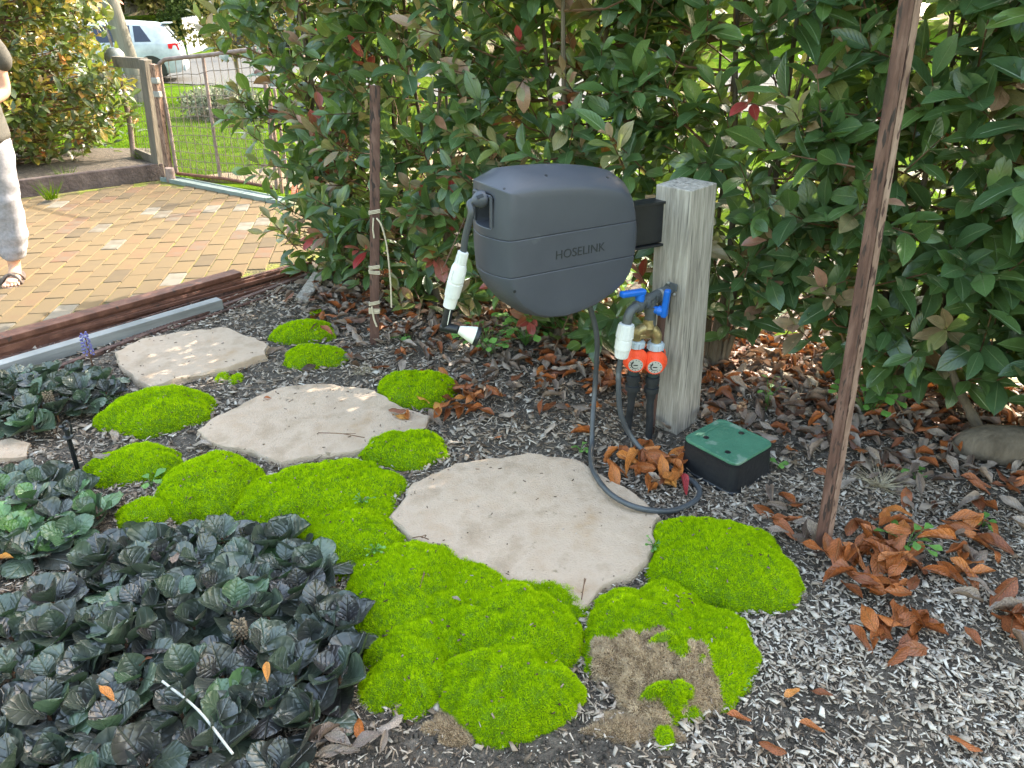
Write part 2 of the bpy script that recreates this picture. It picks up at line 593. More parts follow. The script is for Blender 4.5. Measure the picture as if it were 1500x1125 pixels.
M['timber'] = pm('timber', [(0.3, (0.13, 0.13, 0.125)), (0.55, (0.24, 0.24, 0.235)), (0.75, (0.33, 0.33, 0.32))], 12, 8, 0.85, 0.6, 60, stretch=(0.15, 0.15, 1.2), dist=0.004)
M['threshold'] = pm('threshold', [(0.3, (0.11, 0.145, 0.14)), (0.7, (0.18, 0.215, 0.205))], 10, 6, 0.8)
M['fencewood'] = pm('fencewood', [(0.3, (0.07, 0.06, 0.05)), (0.7, (0.17, 0.15, 0.125))], 10, 8, 0.9, 0.5, 50, stretch=(1, 1, 0.15))
M['skin'] = pm('skin', (0.5, 0.29, 0.21), 20, 4, 0.55)
M['shirt'] = pm('shirt', (0.07, 0.066, 0.06), 60, 4, 0.9, 0.2, 300)
M['trouser'] = pm('trouser', (0.27, 0.265, 0.3), 60, 4, 0.9, 0.2, 300)
M['sandal'] = pm('sandal', (0.11, 0.085, 0.075), 30, 4, 0.6)
M['hair'] = pm('hair', (0.05, 0.03, 0.02), 60, 4, 0.6)
M['eye'] = pm('eye', (0.05, 0.035, 0.03), 60, 4, 0.3)
M['lip'] = pm('lip', (0.4, 0.16, 0.13), 60, 4, 0.5)
M['carwhite'] = pm('carwhite', (0.3, 0.34, 0.39), 4, 3, 0.2, spec=0.6)
M['carblack'] = pm('carblack', (0.03, 0.033, 0.04), 4, 3, 0.2, spec=0.6)
M['carglass'] = pm('carglass', (0.012, 0.016, 0.03), 4, 3, 0.08, spec=0.6)
M['tyre'] = pm('tyre', (0.02, 0.02, 0.02), 12, 4, 0.8)
M['alloy'] = pm('alloy', (0.45, 0.45, 0.46), 12, 4, 0.35, metal=0.6)
M['taillight'] = pm('taillight', (0.5, 0.015, 0.03), 12, 4, 0.2)
M['whitepaint'] = pm('whitepaint', (0.4, 0.4, 0.39), 5, 6, 0.6)
M['polewood'] = pm('polewood', [(0.3, (0.1, 0.09, 0.075)), (0.7, (0.2, 0.185, 0.16))], 6, 8, 0.9, 0.5, 40, stretch=(1, 1, 0.12))
M['binbody'] = pm('binbody', (0.03, 0.05, 0.03), 6, 4, 0.5)
M['yellow'] = pm('yellow', (0.7, 0.5, 0.02), 6, 4, 0.4)
M['bank'] = pm('bank', [(0.3, (0.07, 0.055, 0.03)), (0.5, (0.15, 0.115, 0.06)), (0.7, (0.17, 0.16, 0.06))], 1.5, 10, 0.95, 0.9, 8, dist=0.2)
M['olive'] = tint_mat('olive', [(0, (0.05, 0.05, 0.015)), (0.5, (0.13, 0.12, 0.035)), (1, (0.24, 0.2, 0.07))], 0.7, 0.25)
M['lavender'] = tint_mat('lavender', [(0, (0.1, 0.12, 0.07)), (0.6, (0.22, 0.24, 0.16)), (1, (0.34, 0.33, 0.26))], 0.8, 0.1)
M['bush'] = tint_mat('bush', [(0, (0.025, 0.04, 0.012)), (0.5, (0.07, 0.1, 0.02)), (1, (0.17, 0.17, 0.04))], 0.6, 0.25)
M['weed'] = leaf_mat('weed', [(0, (0.07, 0.18, 0.03)), (1, (0.14, 0.3, 0.06))], 0.5, 0.25, (0.3, 0.5, 0.08), 0.2, 5)
M['straw'] = tint_mat('straw', [(0, (0.24, 0.18, 0.11)), (1, (0.46, 0.4, 0.29))], 0.9)
M['purple'] = pm('purple', (0.13, 0.12, 0.32), 30, 4, 0.6)
M['seedhead'] = pm('seedhead', (0.16, 0.12, 0.08), 30, 4, 0.9)
M['globe'] = pm('globe', (0.14, 0.15, 0.145), 12, 4, 0.15, spec=0.7)
M['wire'] = pm('wire', (0.17, 0.14, 0.12), 30, 4, 0.6)
M['perlite'] = pm('perlite', (0.6, 0.59, 0.56), 30, 4, 0.9)
M['strap'] = pm('strap', (0.42, 0.41, 0.38), 40, 4, 0.5)

# ================================================================== THE SETTING
# ---- lawn and far terrain: one sheet to the horizon
def axis_vals(lo, hi, fine_lo, fine_hi, step):
    a = list(np.arange(fine_lo, fine_hi + 1e-6, step))
    s, v = step, fine_lo
    left = []
    while v > lo:
        s *= 1.35
        v -= s
        left.append(v)
    s, v = step, a[-1]
    while v < hi:
        s *= 1.35
        v += s
        a.append(v)
    return np.array(left[::-1] + a)


xs = axis_vals(-260, 260, -16, 16, 0.8)
ys = axis_vals(-120, 330, -2, 50, 0.8)
XX, YY = np.meshgrid(xs, ys)
vv = np.stack([XX.ravel(), YY.ravel(), np.array([terr(a, b) for a, b in zip(XX.ravel(), YY.ravel())])], 1)
u_ = 0.38 * vv[:, 0] + 0.925 * vv[:, 1]
vv[:, 2] += np.where(u_ > 38, np.sin(vv[:, 0] * 0.21) * 0.35 + np.sin(vv[:, 1] * 0.33 + vv[:, 0] * 0.1) * 0.25, 0)
vv[:, 2] -= np.where(u_ < 5.2, 0.05, 0.0)
nx = len(xs)
ii, jj = np.meshgrid(np.arange(nx - 1), np.arange(len(ys) - 1))
q = (jj * nx + ii).ravel()
ff = np.stack([q, q + 1, q + nx + 1, q + nx], 1)
cu = u_[ff].mean(1)
me = np_mesh('lawn', vv, ff, [M['lawn'], M['bank']], smooth=True, mat_idx=(cu > 37).astype(int))
lawn = link(bpy.data.objects.new('lawn', me))
tag(lawn, kind='structure')


def strip(name, m, u0, u1, t0, t1, dz, nt_=60, nu=10):
    vs, fs = [], []
    for i in range(nt_ + 1):
        for j in range(nu + 1):
            t = t0 + (t1 - t0) * i / nt_
            u = u0 + (u1 - u0) * j / nu
            p = UT * t + UN * u
            vs.append((p.x, p.y, terr(p.x, p.y) + dz))
    for i in range(nt_):
        for j in range(nu):
            a = i * (nu + 1) + j
            fs.append((a, a + 1, a + nu + 2, a + nu + 1))
    mb = MB().add(vs, fs)
    o = mb.build(name, m, smooth=True)
    tag(o, kind='structure')
    return o


strip('road', M['road'], 15.9, 24.8, -120, 120, 0.02)

# ---- the garden bed: fine uneven soil in front of the boundary fence
bx = np.arange(-3.2, 4.2, 0.03)
by = np.arange(-0.6, 7.2, 0.03)


def bed_z(x, y):
    return 0.012 * noise.noise((x * 3.1, y * 3.1, 0)) + 0.007 * noise.noise((x * 13, y * 13, 4)) + 0.005 * noise.noise((x * 37, y * 37, 9))


BEAM_A, BEAM_B = Vector((-3.4, 2.19, 0)), Vector((-1.22, 4.62, 0))


def in_bed(x, y):
    if 0.38 * x + 0.925 * y > 5.1:
        return False
    d = BEAM_B - BEAM_A
    side = d.x * (y - BEAM_A.y) - d.y * (x - BEAM_A.x)
    if x > -1.22:
        return y < 4.62 + (x + 1.22) * 3 + 0.3
    return side < 0.05


vs = []
idx = {}
fs = []
for a, x in enumerate(bx):
    for b_, y in enumerate(by):
        if in_bed(x, y):
            idx[(a, b_)] = len(vs)
            vs.append((x, y, bed_z(x, y)))
for (a, b_), k in idx.items():
    if (a + 1, b_) in idx and (a, b_ + 1) in idx and (a + 1, b_ + 1) in idx:
        fs.append((k, idx[(a + 1, b_)], idx[(a + 1, b_ + 1)], idx[(a, b_ + 1)]))
me = np_mesh('garden_bed', np.array(vs), np.array(fs), M['soil'], smooth=True)
bed = tag(link(bpy.data.objects.new('garden_bed', me)), kind='structure')

# ---- brick driveway: bedding slab plus every brick
DRIVE = [(-3.42, 2.17), (-1.24, 4.6), (-1.0, 5.3), (-1.72, 5.98), (-3.22, 6.98), (-4.15, 6.26), (-5.4, 5.25), (-5.4, 2.17)]
drive = MB().prism(DRIVE, -0.12, -0.004).build('driveway', M['joint'])
tag(drive, kind='structure')
ba = R(9)
bl = Vector((-math.sin(ba), math.cos(ba), 0))      # long axis of the bricks
bs = Vector((math.cos(ba), math.sin(ba), 0))
LB, WB = 0.23, 0.115
brick_meshes = []
for k in range(5):
    mb = MB()
    w, l, h = (WB - 0.005 - 0.001 * (k % 3)) / 2, (LB - 0.006) / 2, 0.0
    r_ = random.Random(k)
    c = 0.004
    ring = [(-w, -l), (w, -l), (w, l), (-w, l)]
    ring = [(a + r_.uniform(-.002, .002), b + r_.uniform(-.003, .003)) for a, b in ring]
    lo = [(a, b, -0.05) for a, b in ring]
    mi = [(a, b, -0.004) for a, b in ring]
    hi = [(a * (1 - c / w), b * (1 - c / l), 0.003 + r_.uniform(-.001, .001)) for a, b in ring]
    mb.add(lo + mi + hi, [(0, 1, 5, 4), (1, 2, 6, 5), (2, 3, 7, 6), (3, 0, 4, 7), (4, 5, 9, 8), (5, 6, 10, 9), (6, 7, 11, 10), (7, 4, 8, 11), (8, 9, 10, 11)])
    me = mb.mesh('brick')
    me.materials.append(M['brick'])
    brick_meshes.append(me)
spots = []
for i in range(-60, 60):
    for j in range(-40, 40):
        p = bs * (i * WB) + bl * (j * LB + (LB / 2 if i % 2 else 0)) + Vector((-3, 4.5, 0))
        ok = all(in_poly((p + bs * a + bl * b).x, (p + bs * a + bl * b).y, DRIVE) for a in (-.05, .05) for b in (-.1, .1))
        if ok:
            spots.append(p)
P = np.array([tuple(p) for p in spots])
px, py, dz = project(P)
vis = (px > -30) & (px < 520) & (py > 0)
order = np.argsort(np.where(vis, dz, dz + 100))
rest_v, rest_f, rest_t = [], [], []
for n_, k in enumerate(order):
    p = spots[k]
    tv = random.choice([0.1, 0.25, 0.3, 0.35, 0.42, 0.5, 0.55, 0.6, 0.62, 0.78, 0.88, 0.3, 0.45, 0.5, 0.4, 0.35, 0.5, 0.97]) + random.uniform(-.04, .04)
    zoff = random.uniform(-.002, .0015)
    rot = ba + random.uniform(-.015, .015)
    if n_ < 300 and vis[k]:
        o = bpy.data.objects.new('brick', random.choice(brick_meshes))
        o.location = (p.x, p.y, zoff)
        o.rotation_euler = (random.uniform(-.006, .006), random.uniform(-.006, .006), rot)
        o['tint'] = tv
        link(o, drive)
    else:
        me = brick_meshes[n_ % 5]
        Mx = Matrix.Translation((p.x, p.y, zoff)) @ Matrix.Rotation(rot, 4, 'Z')
        b0 = len(rest_v)
        rest_v += [tuple(Mx @ v.co) for v in me.vertices]
        rest_f += [tuple(b0 + i for i in pl.vertices) for pl in me.polygons]
        rest_t += [tv] * len(me.vertices)
if rest_v:
    me = np_mesh('brick_rest', np.array(rest_v), np.array(rest_f), M['brick'], tint=np.array(rest_t))
    o = link(bpy.data.objects.new('brick_paving', me), drive)
    o['kind'] = 'stuff'

# ---- pale dirt track outside the gate
poly = [(-3.0, 7.05), (-1.6, 6.45), (-0.7, 6.0), (0.2, 7.5), (-0.4, 8.6), (-1.5, 8.1)]
o = MB().prism([(a, b) for a, b in poly], -0.06, 0.012).build('path', M['path'])
tag(o, kind='structure')

# ---- kerb board along the left edge of the driveway
k0, k1 = Vector((-5.6, 5.07, 0)), Vector((-3.25, 7.04, 0))
nrm = Vector((-(k1 - k0).y, (k1 - k0).x, 0)).normalized()
o = MB().beam(k0 + nrm * 0.04 + Vector((0, 0, 0.06)), k1 + nrm * 0.04 + Vector((0, 0, 0.06)), 0.075, 0.15).build('kerb_board', M['sleeper'], bevel=0.006)
tag(o, 'dark brown sleeper edging the brick drive below the leafy bush', 'edging')
# soil behind the kerb
poly = [(-5.7, 5.2), (-3.35, 7.12), (-3.3, 7.35), (-3.9, 8.2), (-6.4, 8.2), (-6.4, 5.2)]
o = MB().prism(poly, -0.06, 0.075).build('shrub_bed', M['soil'])
tag(o, kind='structure')
# metal channel across the gateway
a, b = G(243, 263), G(424, 299)
mb = MB().beam(a + Vector((0, 0, .008)), b + Vector((0, 0, .008)), 0.115, 0.03)
d = (b - a).normalized()
s_ = Vector((-d.y, d.x, 0))
for k in (-1, 1):
    mb.beam(a + s_ * .05 * k + Vector((0, 0, .027)), b + s_ * .05 * k + Vector((0, 0, .027)), 0.014, 0.008)
o = mb.build('threshold_strip', M['threshold'])
tag(o, 'pale blue-green drain channel laid across the gateway', 'drain channel')

# ---- lawn grass blades between the gate and the street, and a tuft line at the fence
def blade_mesh(name, P, N_, L_, W_, tilt, m, tint):
    n = len(P)
    rd = rng.normal(size=(n, 3))
    d = N_ + rd * tilt
    d /= np.linalg.norm(d, axis=1, keepdims=True)
    side = np.cross(d, rng.normal(size=(n, 3)))
    side /= np.linalg.norm(side, axis=1, keepdims=True) + 1e-9
    L_ = np.broadcast_to(L_, (n,))[:, None]
    W_ = np.broadcast_to(W_, (n,))[:, None]
    v = np.stack([P - side * W_ / 2, P + side * W_ / 2, P + d * L_], 1).reshape(-1, 3)
    f = np.arange(n * 3).reshape(n, 3)
    return np_mesh(name, v, f, m, tint=np.repeat(tint, 3))


n = 90000
uu = 5.35 + 10.5 * rng.random(n) ** 1.5
tt = rng.uniform(-14, 4, n)
P = np.stack([UT.x * tt + UN.x * uu, UT.y * tt + UN.y * uu, np.zeros(n)], 1)
px, py, dz = project(P)
keep = (px > 60) & (px < 1600) & ~in_poly_np(P[:, 0], P[:, 1], poly) & ~in_poly_np(P[:, 0], P[:, 1], [(-3.0, 7.05), (-1.6, 6.45), (-0.7, 6.0), (0.2, 7.5), (-0.4, 8.6), (-1.5, 8.1)])
P = P[keep]
P[:, 2] = [terr(a, b) for a, b in P[:, :2]]
n = len(P)
up = np.tile([0, 0, 1.0], (n, 1))
me = blade_mesh('grass', P, up, rng.uniform(.03, .07, n), rng.uniform(.005, .011, n), 0.45, M['blades'], rng.random(n))
o = link(bpy.data.objects.new('grass', me))
tag(o, 'short bright green lawn grass beyond the wire gate', 'grass', kind='stuff')

# ================================================================== STAMPING SMALL PIECES
def box_template():
    t = np.array([[i, j, k] for i in (-.5, .5) for j in (-.5, .5) for k in (-.5, .5)], float)
    f = np.array([(0, 1, 3, 2), (4, 6, 7, 5), (0, 4, 5, 1), (2, 3, 7, 6), (0, 2, 6, 4), (1, 5, 7, 3)])
    return t, f


def rot_z_tilt(n, tilt):
    a = rng.uniform(0, 2 * math.pi, n)
    ca, sa = np.cos(a), np.sin(a)
    Rz = np.zeros((n, 3, 3))
    Rz[:, 0, 0], Rz[:, 0, 1], Rz[:, 1, 0], Rz[:, 1, 1], Rz[:, 2, 2] = ca, -sa, sa, ca, 1
    b = rng.normal(0, tilt, n)
    cb, sb = np.cos(b), np.sin(b)
    Ry = np.zeros((n, 3, 3))
    Ry[:, 0, 0], Ry[:, 0, 2], Ry[:, 2, 0], Ry[:, 2, 2], Ry[:, 1, 1] = cb, sb, -sb, cb, 1
    c = rng.normal(0, tilt, n)
    cc, sc_ = np.cos(c), np.sin(c)
    Rx = np.zeros((n, 3, 3))
    Rx[:, 1, 1], Rx[:, 1, 2], Rx[:, 2, 1], Rx[:, 2, 2], Rx[:, 0, 0] = cc, -sc_, sc_, cc, 1
    return Rz @ Ry @ Rx


def stamp(name, tmpl, faces, Rm, S, P, m, tint, uv=None, smooth=False, off=(0, 0, 0)):
    n, k = len(P), len(tmpl)
    v = np.einsum('nij,nkj->nki', Rm, tmpl[None] * S[:, None, :]) + P[:, None, :] - np.array(off)[None, None, :]
    f = (faces[None] + (np.arange(n) * k)[:, None, None]).reshape(-1, faces.shape[1])
    return np_mesh(name, v.reshape(-1, 3), f, m, tint=np.repeat(tint, k), uv=None if uv is None else np.tile(uv, (n, 1)), smooth=smooth)


# ================================================================== STEPPING STONES
def stone(pix, z, label, thick=0.09, seed=0):
    pts = [G(a, b, z) for a, b in pix]
    pts = [Vector((p.x, p.y)) for p in pts]
    # refine the outline and roughen it
    out = []
    for i in range(len(pts)):
        a, b = pts[i], pts[(i + 1) % len(pts)]
        k = max(2, int((b - a).length / 0.025))
        for j in range(k):
            p = a.lerp(b, j / k)
            q = Vector((noise.noise((p.x * 9, p.y * 9, seed)), noise.noise((p.x * 9, p.y * 9, seed + 7)))) * 0.018
            q += Vector((noise.noise((p.x * 40, p.y * 40, seed)), noise.noise((p.x * 40, p.y * 40, seed + 7)))) * 0.009
            out.append(p + q)
    c = sum(out, Vector((0, 0))) / len(out)
    n = len(out)
    vs, fs = [], []
    rings = [(1.0, -thick), (1.012, -thick * .55), (1.004, -0.022), (1.0, -0.012), (0.992, -0.004), (0.98, 0), (.96, 0), (.93, 0), (.89, 0), (.84, 0), (.78, 0), (.7, 0), (.62, 0), (.53, 0), (.44, 0), (.35, 0), (.25, 0), (.12, 0)]
    for (s, dz_) in rings:
        for p in out:
            w = c + (p - c) * s
            zz = z + dz_
            if dz_ > -0.011:
                zz += 0.007 * noise.noise((w.x * 5, w.y * 5, seed)) + 0.004 * noise.noise((w.x * 19, w.y * 19, seed)) + (0.003 * noise.noise((w.x * 60, w.y * 60, seed)) if s > .8 else 0)
            else:
                lay = 0.008 * noise.noise((w.x * 14, w.y * 14, dz_ * 60 + seed))
                w = w + (w - c).normalized() * lay
            vs.append((w.x, w.y, zz))
    for i in range(len(rings) - 1):
        for k in range(n):
            k2 = (k + 1) % n
            fs.append((i * n + k, i * n + k2, (i + 1) * n + k2, (i + 1) * n + k))
    vs.append((c.x, c.y, z))
    m_ = len(vs) - 1
    fs += [((len(rings) - 1) * n + k, (len(rings) - 1) * n + (k + 1) % n, m_) for k in range(n)]
    mb = MB().add(vs, fs)
    o = mb.build('stepping_stone', M['stone'], smooth='auto', origin=(c.x, c.y, 0))
    tag(o, label, 'stepping stone', 'sandstone stepping stones through the bed')
    k = int(110 * sum(abs((out[i] - c).x * (out[(i + 1) % n] - c).y - (out[i] - c).y * (out[(i + 1) % n] - c).x) for i in range(n)) / 2)
    Pb = []
    while len(Pb) < k:
        i = random.randrange(n)
        w = c + (out[i] - c) * (random.random() ** .35 * .99)
        Pb.append((w.x, w.y, z + 0.007 * noise.noise((w.x * 5, w.y * 5, seed)) + 0.004 * noise.noise((w.x * 19, w.y * 19, seed)) + .0015))
    Pb = np.array(Pb)
    tb, fb = box_template()
    Sb = np.stack([rng.uniform(.002, .014, k), rng.uniform(.0012, .004, k), rng.uniform(.0008, .0025, k)], 1)
    mb_ = stamp('litter_bits', tb, fb, rot_z_tilt(k, .15), Sb, Pb, M['chips'], np.clip(rng.normal(.12, .16, k), 0, 1), off=(c.x, c.y, 0))
    ob = link(bpy.data.objects.new('litter_bits', mb_), o)
    ob['kind'] = 'stuff'
    return o


stone([(166, 516), (205, 497), (262, 485), (328, 477), (352, 487), (394, 503), (388, 519), (338, 536), (285, 548), (219, 567), (196, 552), (173, 533)], 0.034, 'sandstone stepping stone farthest back, beside the grey timber', 0.12, 1)
stone([(285, 630), (340, 598), (413, 565), (480, 561), (552, 570), (572, 588), (634, 609), (622, 630), (540, 655), (417, 675), (370, 664), (305, 648)], 0.026, 'middle sandstone stepping stone between two moss cushions', 0.11, 2)
stone([(573, 752), (604, 705), (664, 676), (770, 664), (845, 670), (885, 697), (930, 722), (968, 755), (950, 822), (900, 850), (846, 890), (760, 880), (690, 850), (625, 800), (586, 775)], 0.027, 'largest pale sandstone stepping stone, nearest, with the hose lying over its edge', 0.1, 3)
o = stone([(-12, 648), (20, 643), (42, 650), (38, 668), (10, 672), (-14, 668)], 0.02, 'small tan flat rock between two dark leafy clumps', 0.05, 4)
o.name = 'flat_rock'
o['category'] = 'rock'
del o['group']

# ---- mulch over the bed
def soil_patch(x, y):
    """0 on bare soil at the front, 1 where mulch lies thick"""
    p = np.exp(-(((x + 0.02) / 0.42) ** 4)) * np.clip((1.3 - y) / 0.2, 0, 1)
    return 1 - p * 0.93


def mulch(n, ylo, yhi, lmin, lmax, name, thr=1.0, xr=(-2.4, 2.6)):
    x = rng.uniform(xr[0], xr[1], n)
    y = rng.uniform(ylo, yhi, n)
    P = np.stack([x, y, np.zeros(n)], 1)
    px, py, dz = project(P)
    keep = (px > -60) & (px < 1560) & (py < 1180) & (y < 3.55 - 0.5 * x) & (y < 4.5 + (x + 1.22) * 1.115 - 0.1)
    dens = soil_patch(x, y)
    nz_ = np.array([noise.noise((a * 4, b * 4, 2)) for a, b in zip(x, y)])
    dens = dens * np.clip(0.8 + nz_ * 1.0, 0.3, 1) * thr
    keep &= rng.random(n) < dens
    P = P[keep]
    n = len(P)
    P[:, 2] = np.array([bed_z(a, b) for a, b in P[:, :2]]) + rng.uniform(0.001, 0.014, n)
    L_ = lmin + (lmax - lmin) * rng.random(n) ** 1.8
    W_ = L_ * (.12 + .6 * rng.random(n) ** 1.6)
    S = np.stack([L_, W_, rng.uniform(.001, .003, n)], 1)
    right = np.clip((P[:, 0] - 0.1) / 0.5, 0, 1) * np.clip((1.9 - P[:, 1]) / 0.4, 0, 1)
    tint = np.clip(rng.normal(0.46, 0.22, n) + 0.25 * right, 0, 1)
    t, f = box_template()
    t = t.copy()
    t[:, 1] *= np.where(t[:, 0] > 0, 0.6, 1.0)
    t[:, 0] += np.where(t[:, 1] > 0, .12, -.05)
    me = stamp(name, t, f, rot_z_tilt(n, 0.28), S, P, M['chips'], tint)
    return me


me = mulch(82000, 0.92, 2.1, .005, .026, 'wood_chip_mulch')
o = link(bpy.data.objects.new('wood_chip_mulch', me))
tag(o, 'grey weathered wood chip mulch covering the front of the bed', 'mulch', kind='stuff')
me = mulch(38000, 2.1, 4.3, .01, .04, 'wood_chip_mulch')
o = link(bpy.data.objects.new('wood_chip_mulch', me))
tag(o, 'darker wood chip mulch between the stones towards the hedge', 'mulch', kind='stuff')
# fibres and fines between the chips
n = 60000
x = rng.uniform(-1.9, 2.3, n)
y = .92 + 2.6 * rng.random(n) ** 1.4
P = np.stack([x, y, np.zeros(n)], 1)
px, py, dz = project(P)
P = P[(px > -40) & (px < 1540) & (py < 1170) & (y < 3.4 - .5 * x) & (y < 4.4 + (x + 1.22) * 1.115 - .15) & (rng.random(n) < soil_patch(x, y) + .25)]
n = len(P)
P[:, 2] = np.array([bed_z(a, b) for a, b in P[:, :2]]) + rng.uniform(.002, .012, n)
tq = np.array([[-.5, -.5, 0], [.5, -.3, 0], [.5, .3, 0], [-.5, .5, 0]])
Lq = rng.uniform(.004, .02, n)
Sq = np.stack([Lq, np.clip(Lq * rng.uniform(.08, .4, n), .0012, .004), np.ones(n)], 1)
me = stamp('mulch_fines', tq, np.array([[0, 1, 2, 3]]), rot_z_tilt(n, .35), Sq, P, M['chips'], np.clip(rng.normal(.36, .2, n), 0, 1))
tag(link(bpy.data.objects.new('mulch_fines', me)), 'fine grey-brown shreds lying between the larger wood chips', 'mulch', kind='stuff')
# pale crumbs in the bare soil
n = 2600
P = np.stack([rng.uniform(-.6, .7, n), rng.uniform(.9, 1.4, n), np.zeros(n)], 1)
P[:, 2] = [bed_z(a, b) + .002 for a, b in P[:, :2]]
S = rng.uniform(.0015, .0075, n)[:, None] ** 1.0 * rng.uniform(.6, 1.2, (n, 3))
S *= (rng.random(n)[:, None] ** 1.5)
t, f = box_template()
me = stamp('soil_crumbs', t, f, rot_z_tilt(n, 1.0), S, P, M['chips'], np.clip(rng.normal(.6, .35, n), 0, 1))
tag(link(bpy.data.objects.new('soil_crumbs', me)), 'pale crumbs scattered over the bare dark soil in front', 'soil', kind='stuff')

n = 9000
P = np.stack([rng.uniform(-.75, .8, n), rng.uniform(.9, 1.45, n), np.zeros(n)], 1)
P[:, 2] = [bed_z(a, b) + .001 for a, b in P[:, :2]]
S = (.002 + .009 * rng.random(n) ** 3)[:, None] * rng.uniform(.6, 1.2, (n, 3))
me = stamp('soil_clods', t, f, rot_z_tilt(n, 1.0), S, P, M['soil'], np.zeros(n))
tag(link(bpy.data.objects.new('soil_clods', me)), 'dark crumbly soil clods in the bare strip at the front', 'soil', kind='stuff')

# ================================================================== MOSS CUSHIONS
MOSS = []


def dome(cx, cy, a, b, h, rot, seed, rings=18, segs=56, lump=0.25, edge=0.12):
    vs, fs = [], []
    ca, sa = math.cos(rot), math.sin(rot)
    for i in range(rings + 1):
        s = i / rings
        for k in range(segs):
            t = 2 * math.pi * k / segs
            e = 1 + edge * 2 * noise.noise((math.cos(t) * 1.3, math.sin(t) * 1.3, seed * 3.7)) + edge * noise.noise((math.cos(t) * 4, math.sin(t) * 4, seed * 3.7))
            lx, ly = a * e * s * math.cos(t), b * e * s * math.sin(t)
            x, y = cx + lx * ca - ly * sa, cy + lx * sa + ly * ca
            z = h * (max(0, 1 - s ** 2.3)) ** 0.62
            z *= 1 + lump * (noise.noise((x * 9, y * 9, seed)) + 0.6 * noise.noise((x * 22, y * 22, seed)))
            z += -0.006 * s ** 6
            vs.append((x, y, max(-0.01, z)))
    for i in range(rings):
        for k in range(segs):
            k2 = (k + 1) % segs
            fs.append((i * segs + k, (i + 1) * segs + k, (i + 1) * segs + k2, i * segs + k2))
    return np.array(vs), np.array(fs)


def scatter(vs, fs, dens):
    A, B, C, D = (vs[fs[:, k]] for k in range(4))
    n1 = np.cross(B - A, C - A)
    n2 = np.cross(C - A, D - A)
    ar = np.concatenate([np.linalg.norm(n1, axis=1), np.linalg.norm(n2, axis=1)]) / 2
    tri = np.concatenate([np.stack([A, B, C], 1), np.stack([A, C, D], 1)])
    nn = np.concatenate([n1, n2])
    nn = nn / (np.linalg.norm(nn, axis=1, keepdims=True) + 1e-12)
    n = int(ar.sum() * dens)
    pick = rng.choice(len(ar), n, p=ar / ar.sum())
    r1, r2 = np.sqrt(rng.random(n)), rng.random(n)
    P = tri[pick, 0] * (1 - r1)[:, None] + tri[pick, 1] * (r1 * (1 - r2))[:, None] + tri[pick, 2] * (r1 * r2)[:, None]
    return P, nn[pick]


def cushion(x0, x1, y0, y1, h, label, rot=0.0, seed=None, lump=0.25, edge=0.12, dead=False, name='moss_cushion', grp='moss cushions around the stepping stones', cut=None):
    seed = seed or len(MOSS) + 1
    xm = (x0 + x1) / 2
    f_ = G(xm, y1)
    bk = G(xm, y0, h * 0.75)
    cy = (f_.y + bk.y) / 2
    b = (f_.y - bk.y) / -2
    ym = (y0 + y1) / 2
    l_, r_ = G(x0, ym, h * .3), G(x1, ym, h * .3)
    a = (r_.x - l_.x) / 2
    cx = (l_.x + r_.x) / 2
    c_, s_ = math.cos(rot), math.sin(rot)
    h = h * 1.12
    vs, fs = dome(cx, cy, a, b, h, rot, seed, lump=lump, edge=edge)
    nrm = 1
    root = thing(name, label, 'moss', (cx, cy, 0), grp)
    off = np.array([cx, cy, 0])
    me = np_mesh('mound', vs - off, fs, M['dead_base' if dead else 'moss_base'], smooth=True)
    link(bpy.data.objects.new('mound', me), root)
    near = max(1.0, cy)
    dens = 640000 / near ** 1.35
    P, N_ = scatter(vs, fs, dens)
    if cut is not None:
        kp = ~cut(P[:, 0], P[:, 1])
        Pd, Nd = P[~kp], N_[~kp]
        P, N_ = P[kp], N_[kp]
        fc = vs[fs].mean(1)
        me.materials.append(M['dead_base'])
        me.polygons.foreach_set('material_index', cut(fc[:, 0], fc[:, 1]).astype(np.int32))
        nd = len(Pd)
        dz_ = np.array([noise.noise((p[0] * 45, p[1] * 45, 8)) for p in Pd])
        md = blade_mesh('dead_patch', Pd - off + Nd * (.006 * dz_)[:, None], Nd + np.array([0, 0, .1]), rng.uniform(.006, .014, nd), rng.uniform(.0013, .0022, nd) * near ** .6, 0.8, M['dead'], np.clip(.5 + .5 * dz_ + rng.normal(0, .15, nd), 0, 1))
        o = link(bpy.data.objects.new('dead_patch', md), root)
        o['kind'] = 'stuff'
        o['label'] = 'dead straw-brown patch inside the green moss'
    n = len(P)
    tuft = np.array([noise.noise((p[0] * 60, p[1] * 60, p[2] * 60 + seed)) for p in P])
    tint = np.clip(0.5 + 0.22 * tuft + rng.normal(0, .17, n), 0, 1)
    L_ = rng.uniform(.004, .0085, n) * (1 + .4 * tuft) * near ** .3
    up = N_ * 0.8 + np.array([0, 0, .35])
    P = P + N_ * (0.002 * tuft)[:, None] - off
    me = blade_mesh('moss_blades', P, up, L_, rng.uniform(.0011, .0018, n) * near ** .6, 0.42, M['dead' if dead else 'moss'], tint)
    o = link(bpy.data.objects.new('moss_blades', me), root)
    o['kind'] = 'stuff'
    if a > .06 and not dead:
        Pb, Nb = scatter(vs, fs, 260)
        nb = len(Pb)
        tb, fb = box_template()
        Sb = np.stack([rng.uniform(.003, .013, nb), rng.uniform(.0015, .005, nb), rng.uniform(.0008, .002, nb)], 1)
        mb_ = stamp('litter_bits', tb, fb, rot_z_tilt(nb, .4), Sb, Pb + Nb * .006, M['chips'], np.clip(rng.normal(.18, .2, nb), 0, 1), off=off)
        ob = link(bpy.data.objects.new('litter_bits', mb_), root)
        ob['kind'] = 'stuff'
    MOSS.append((cx, cy, a, b, h, rot))
    return root


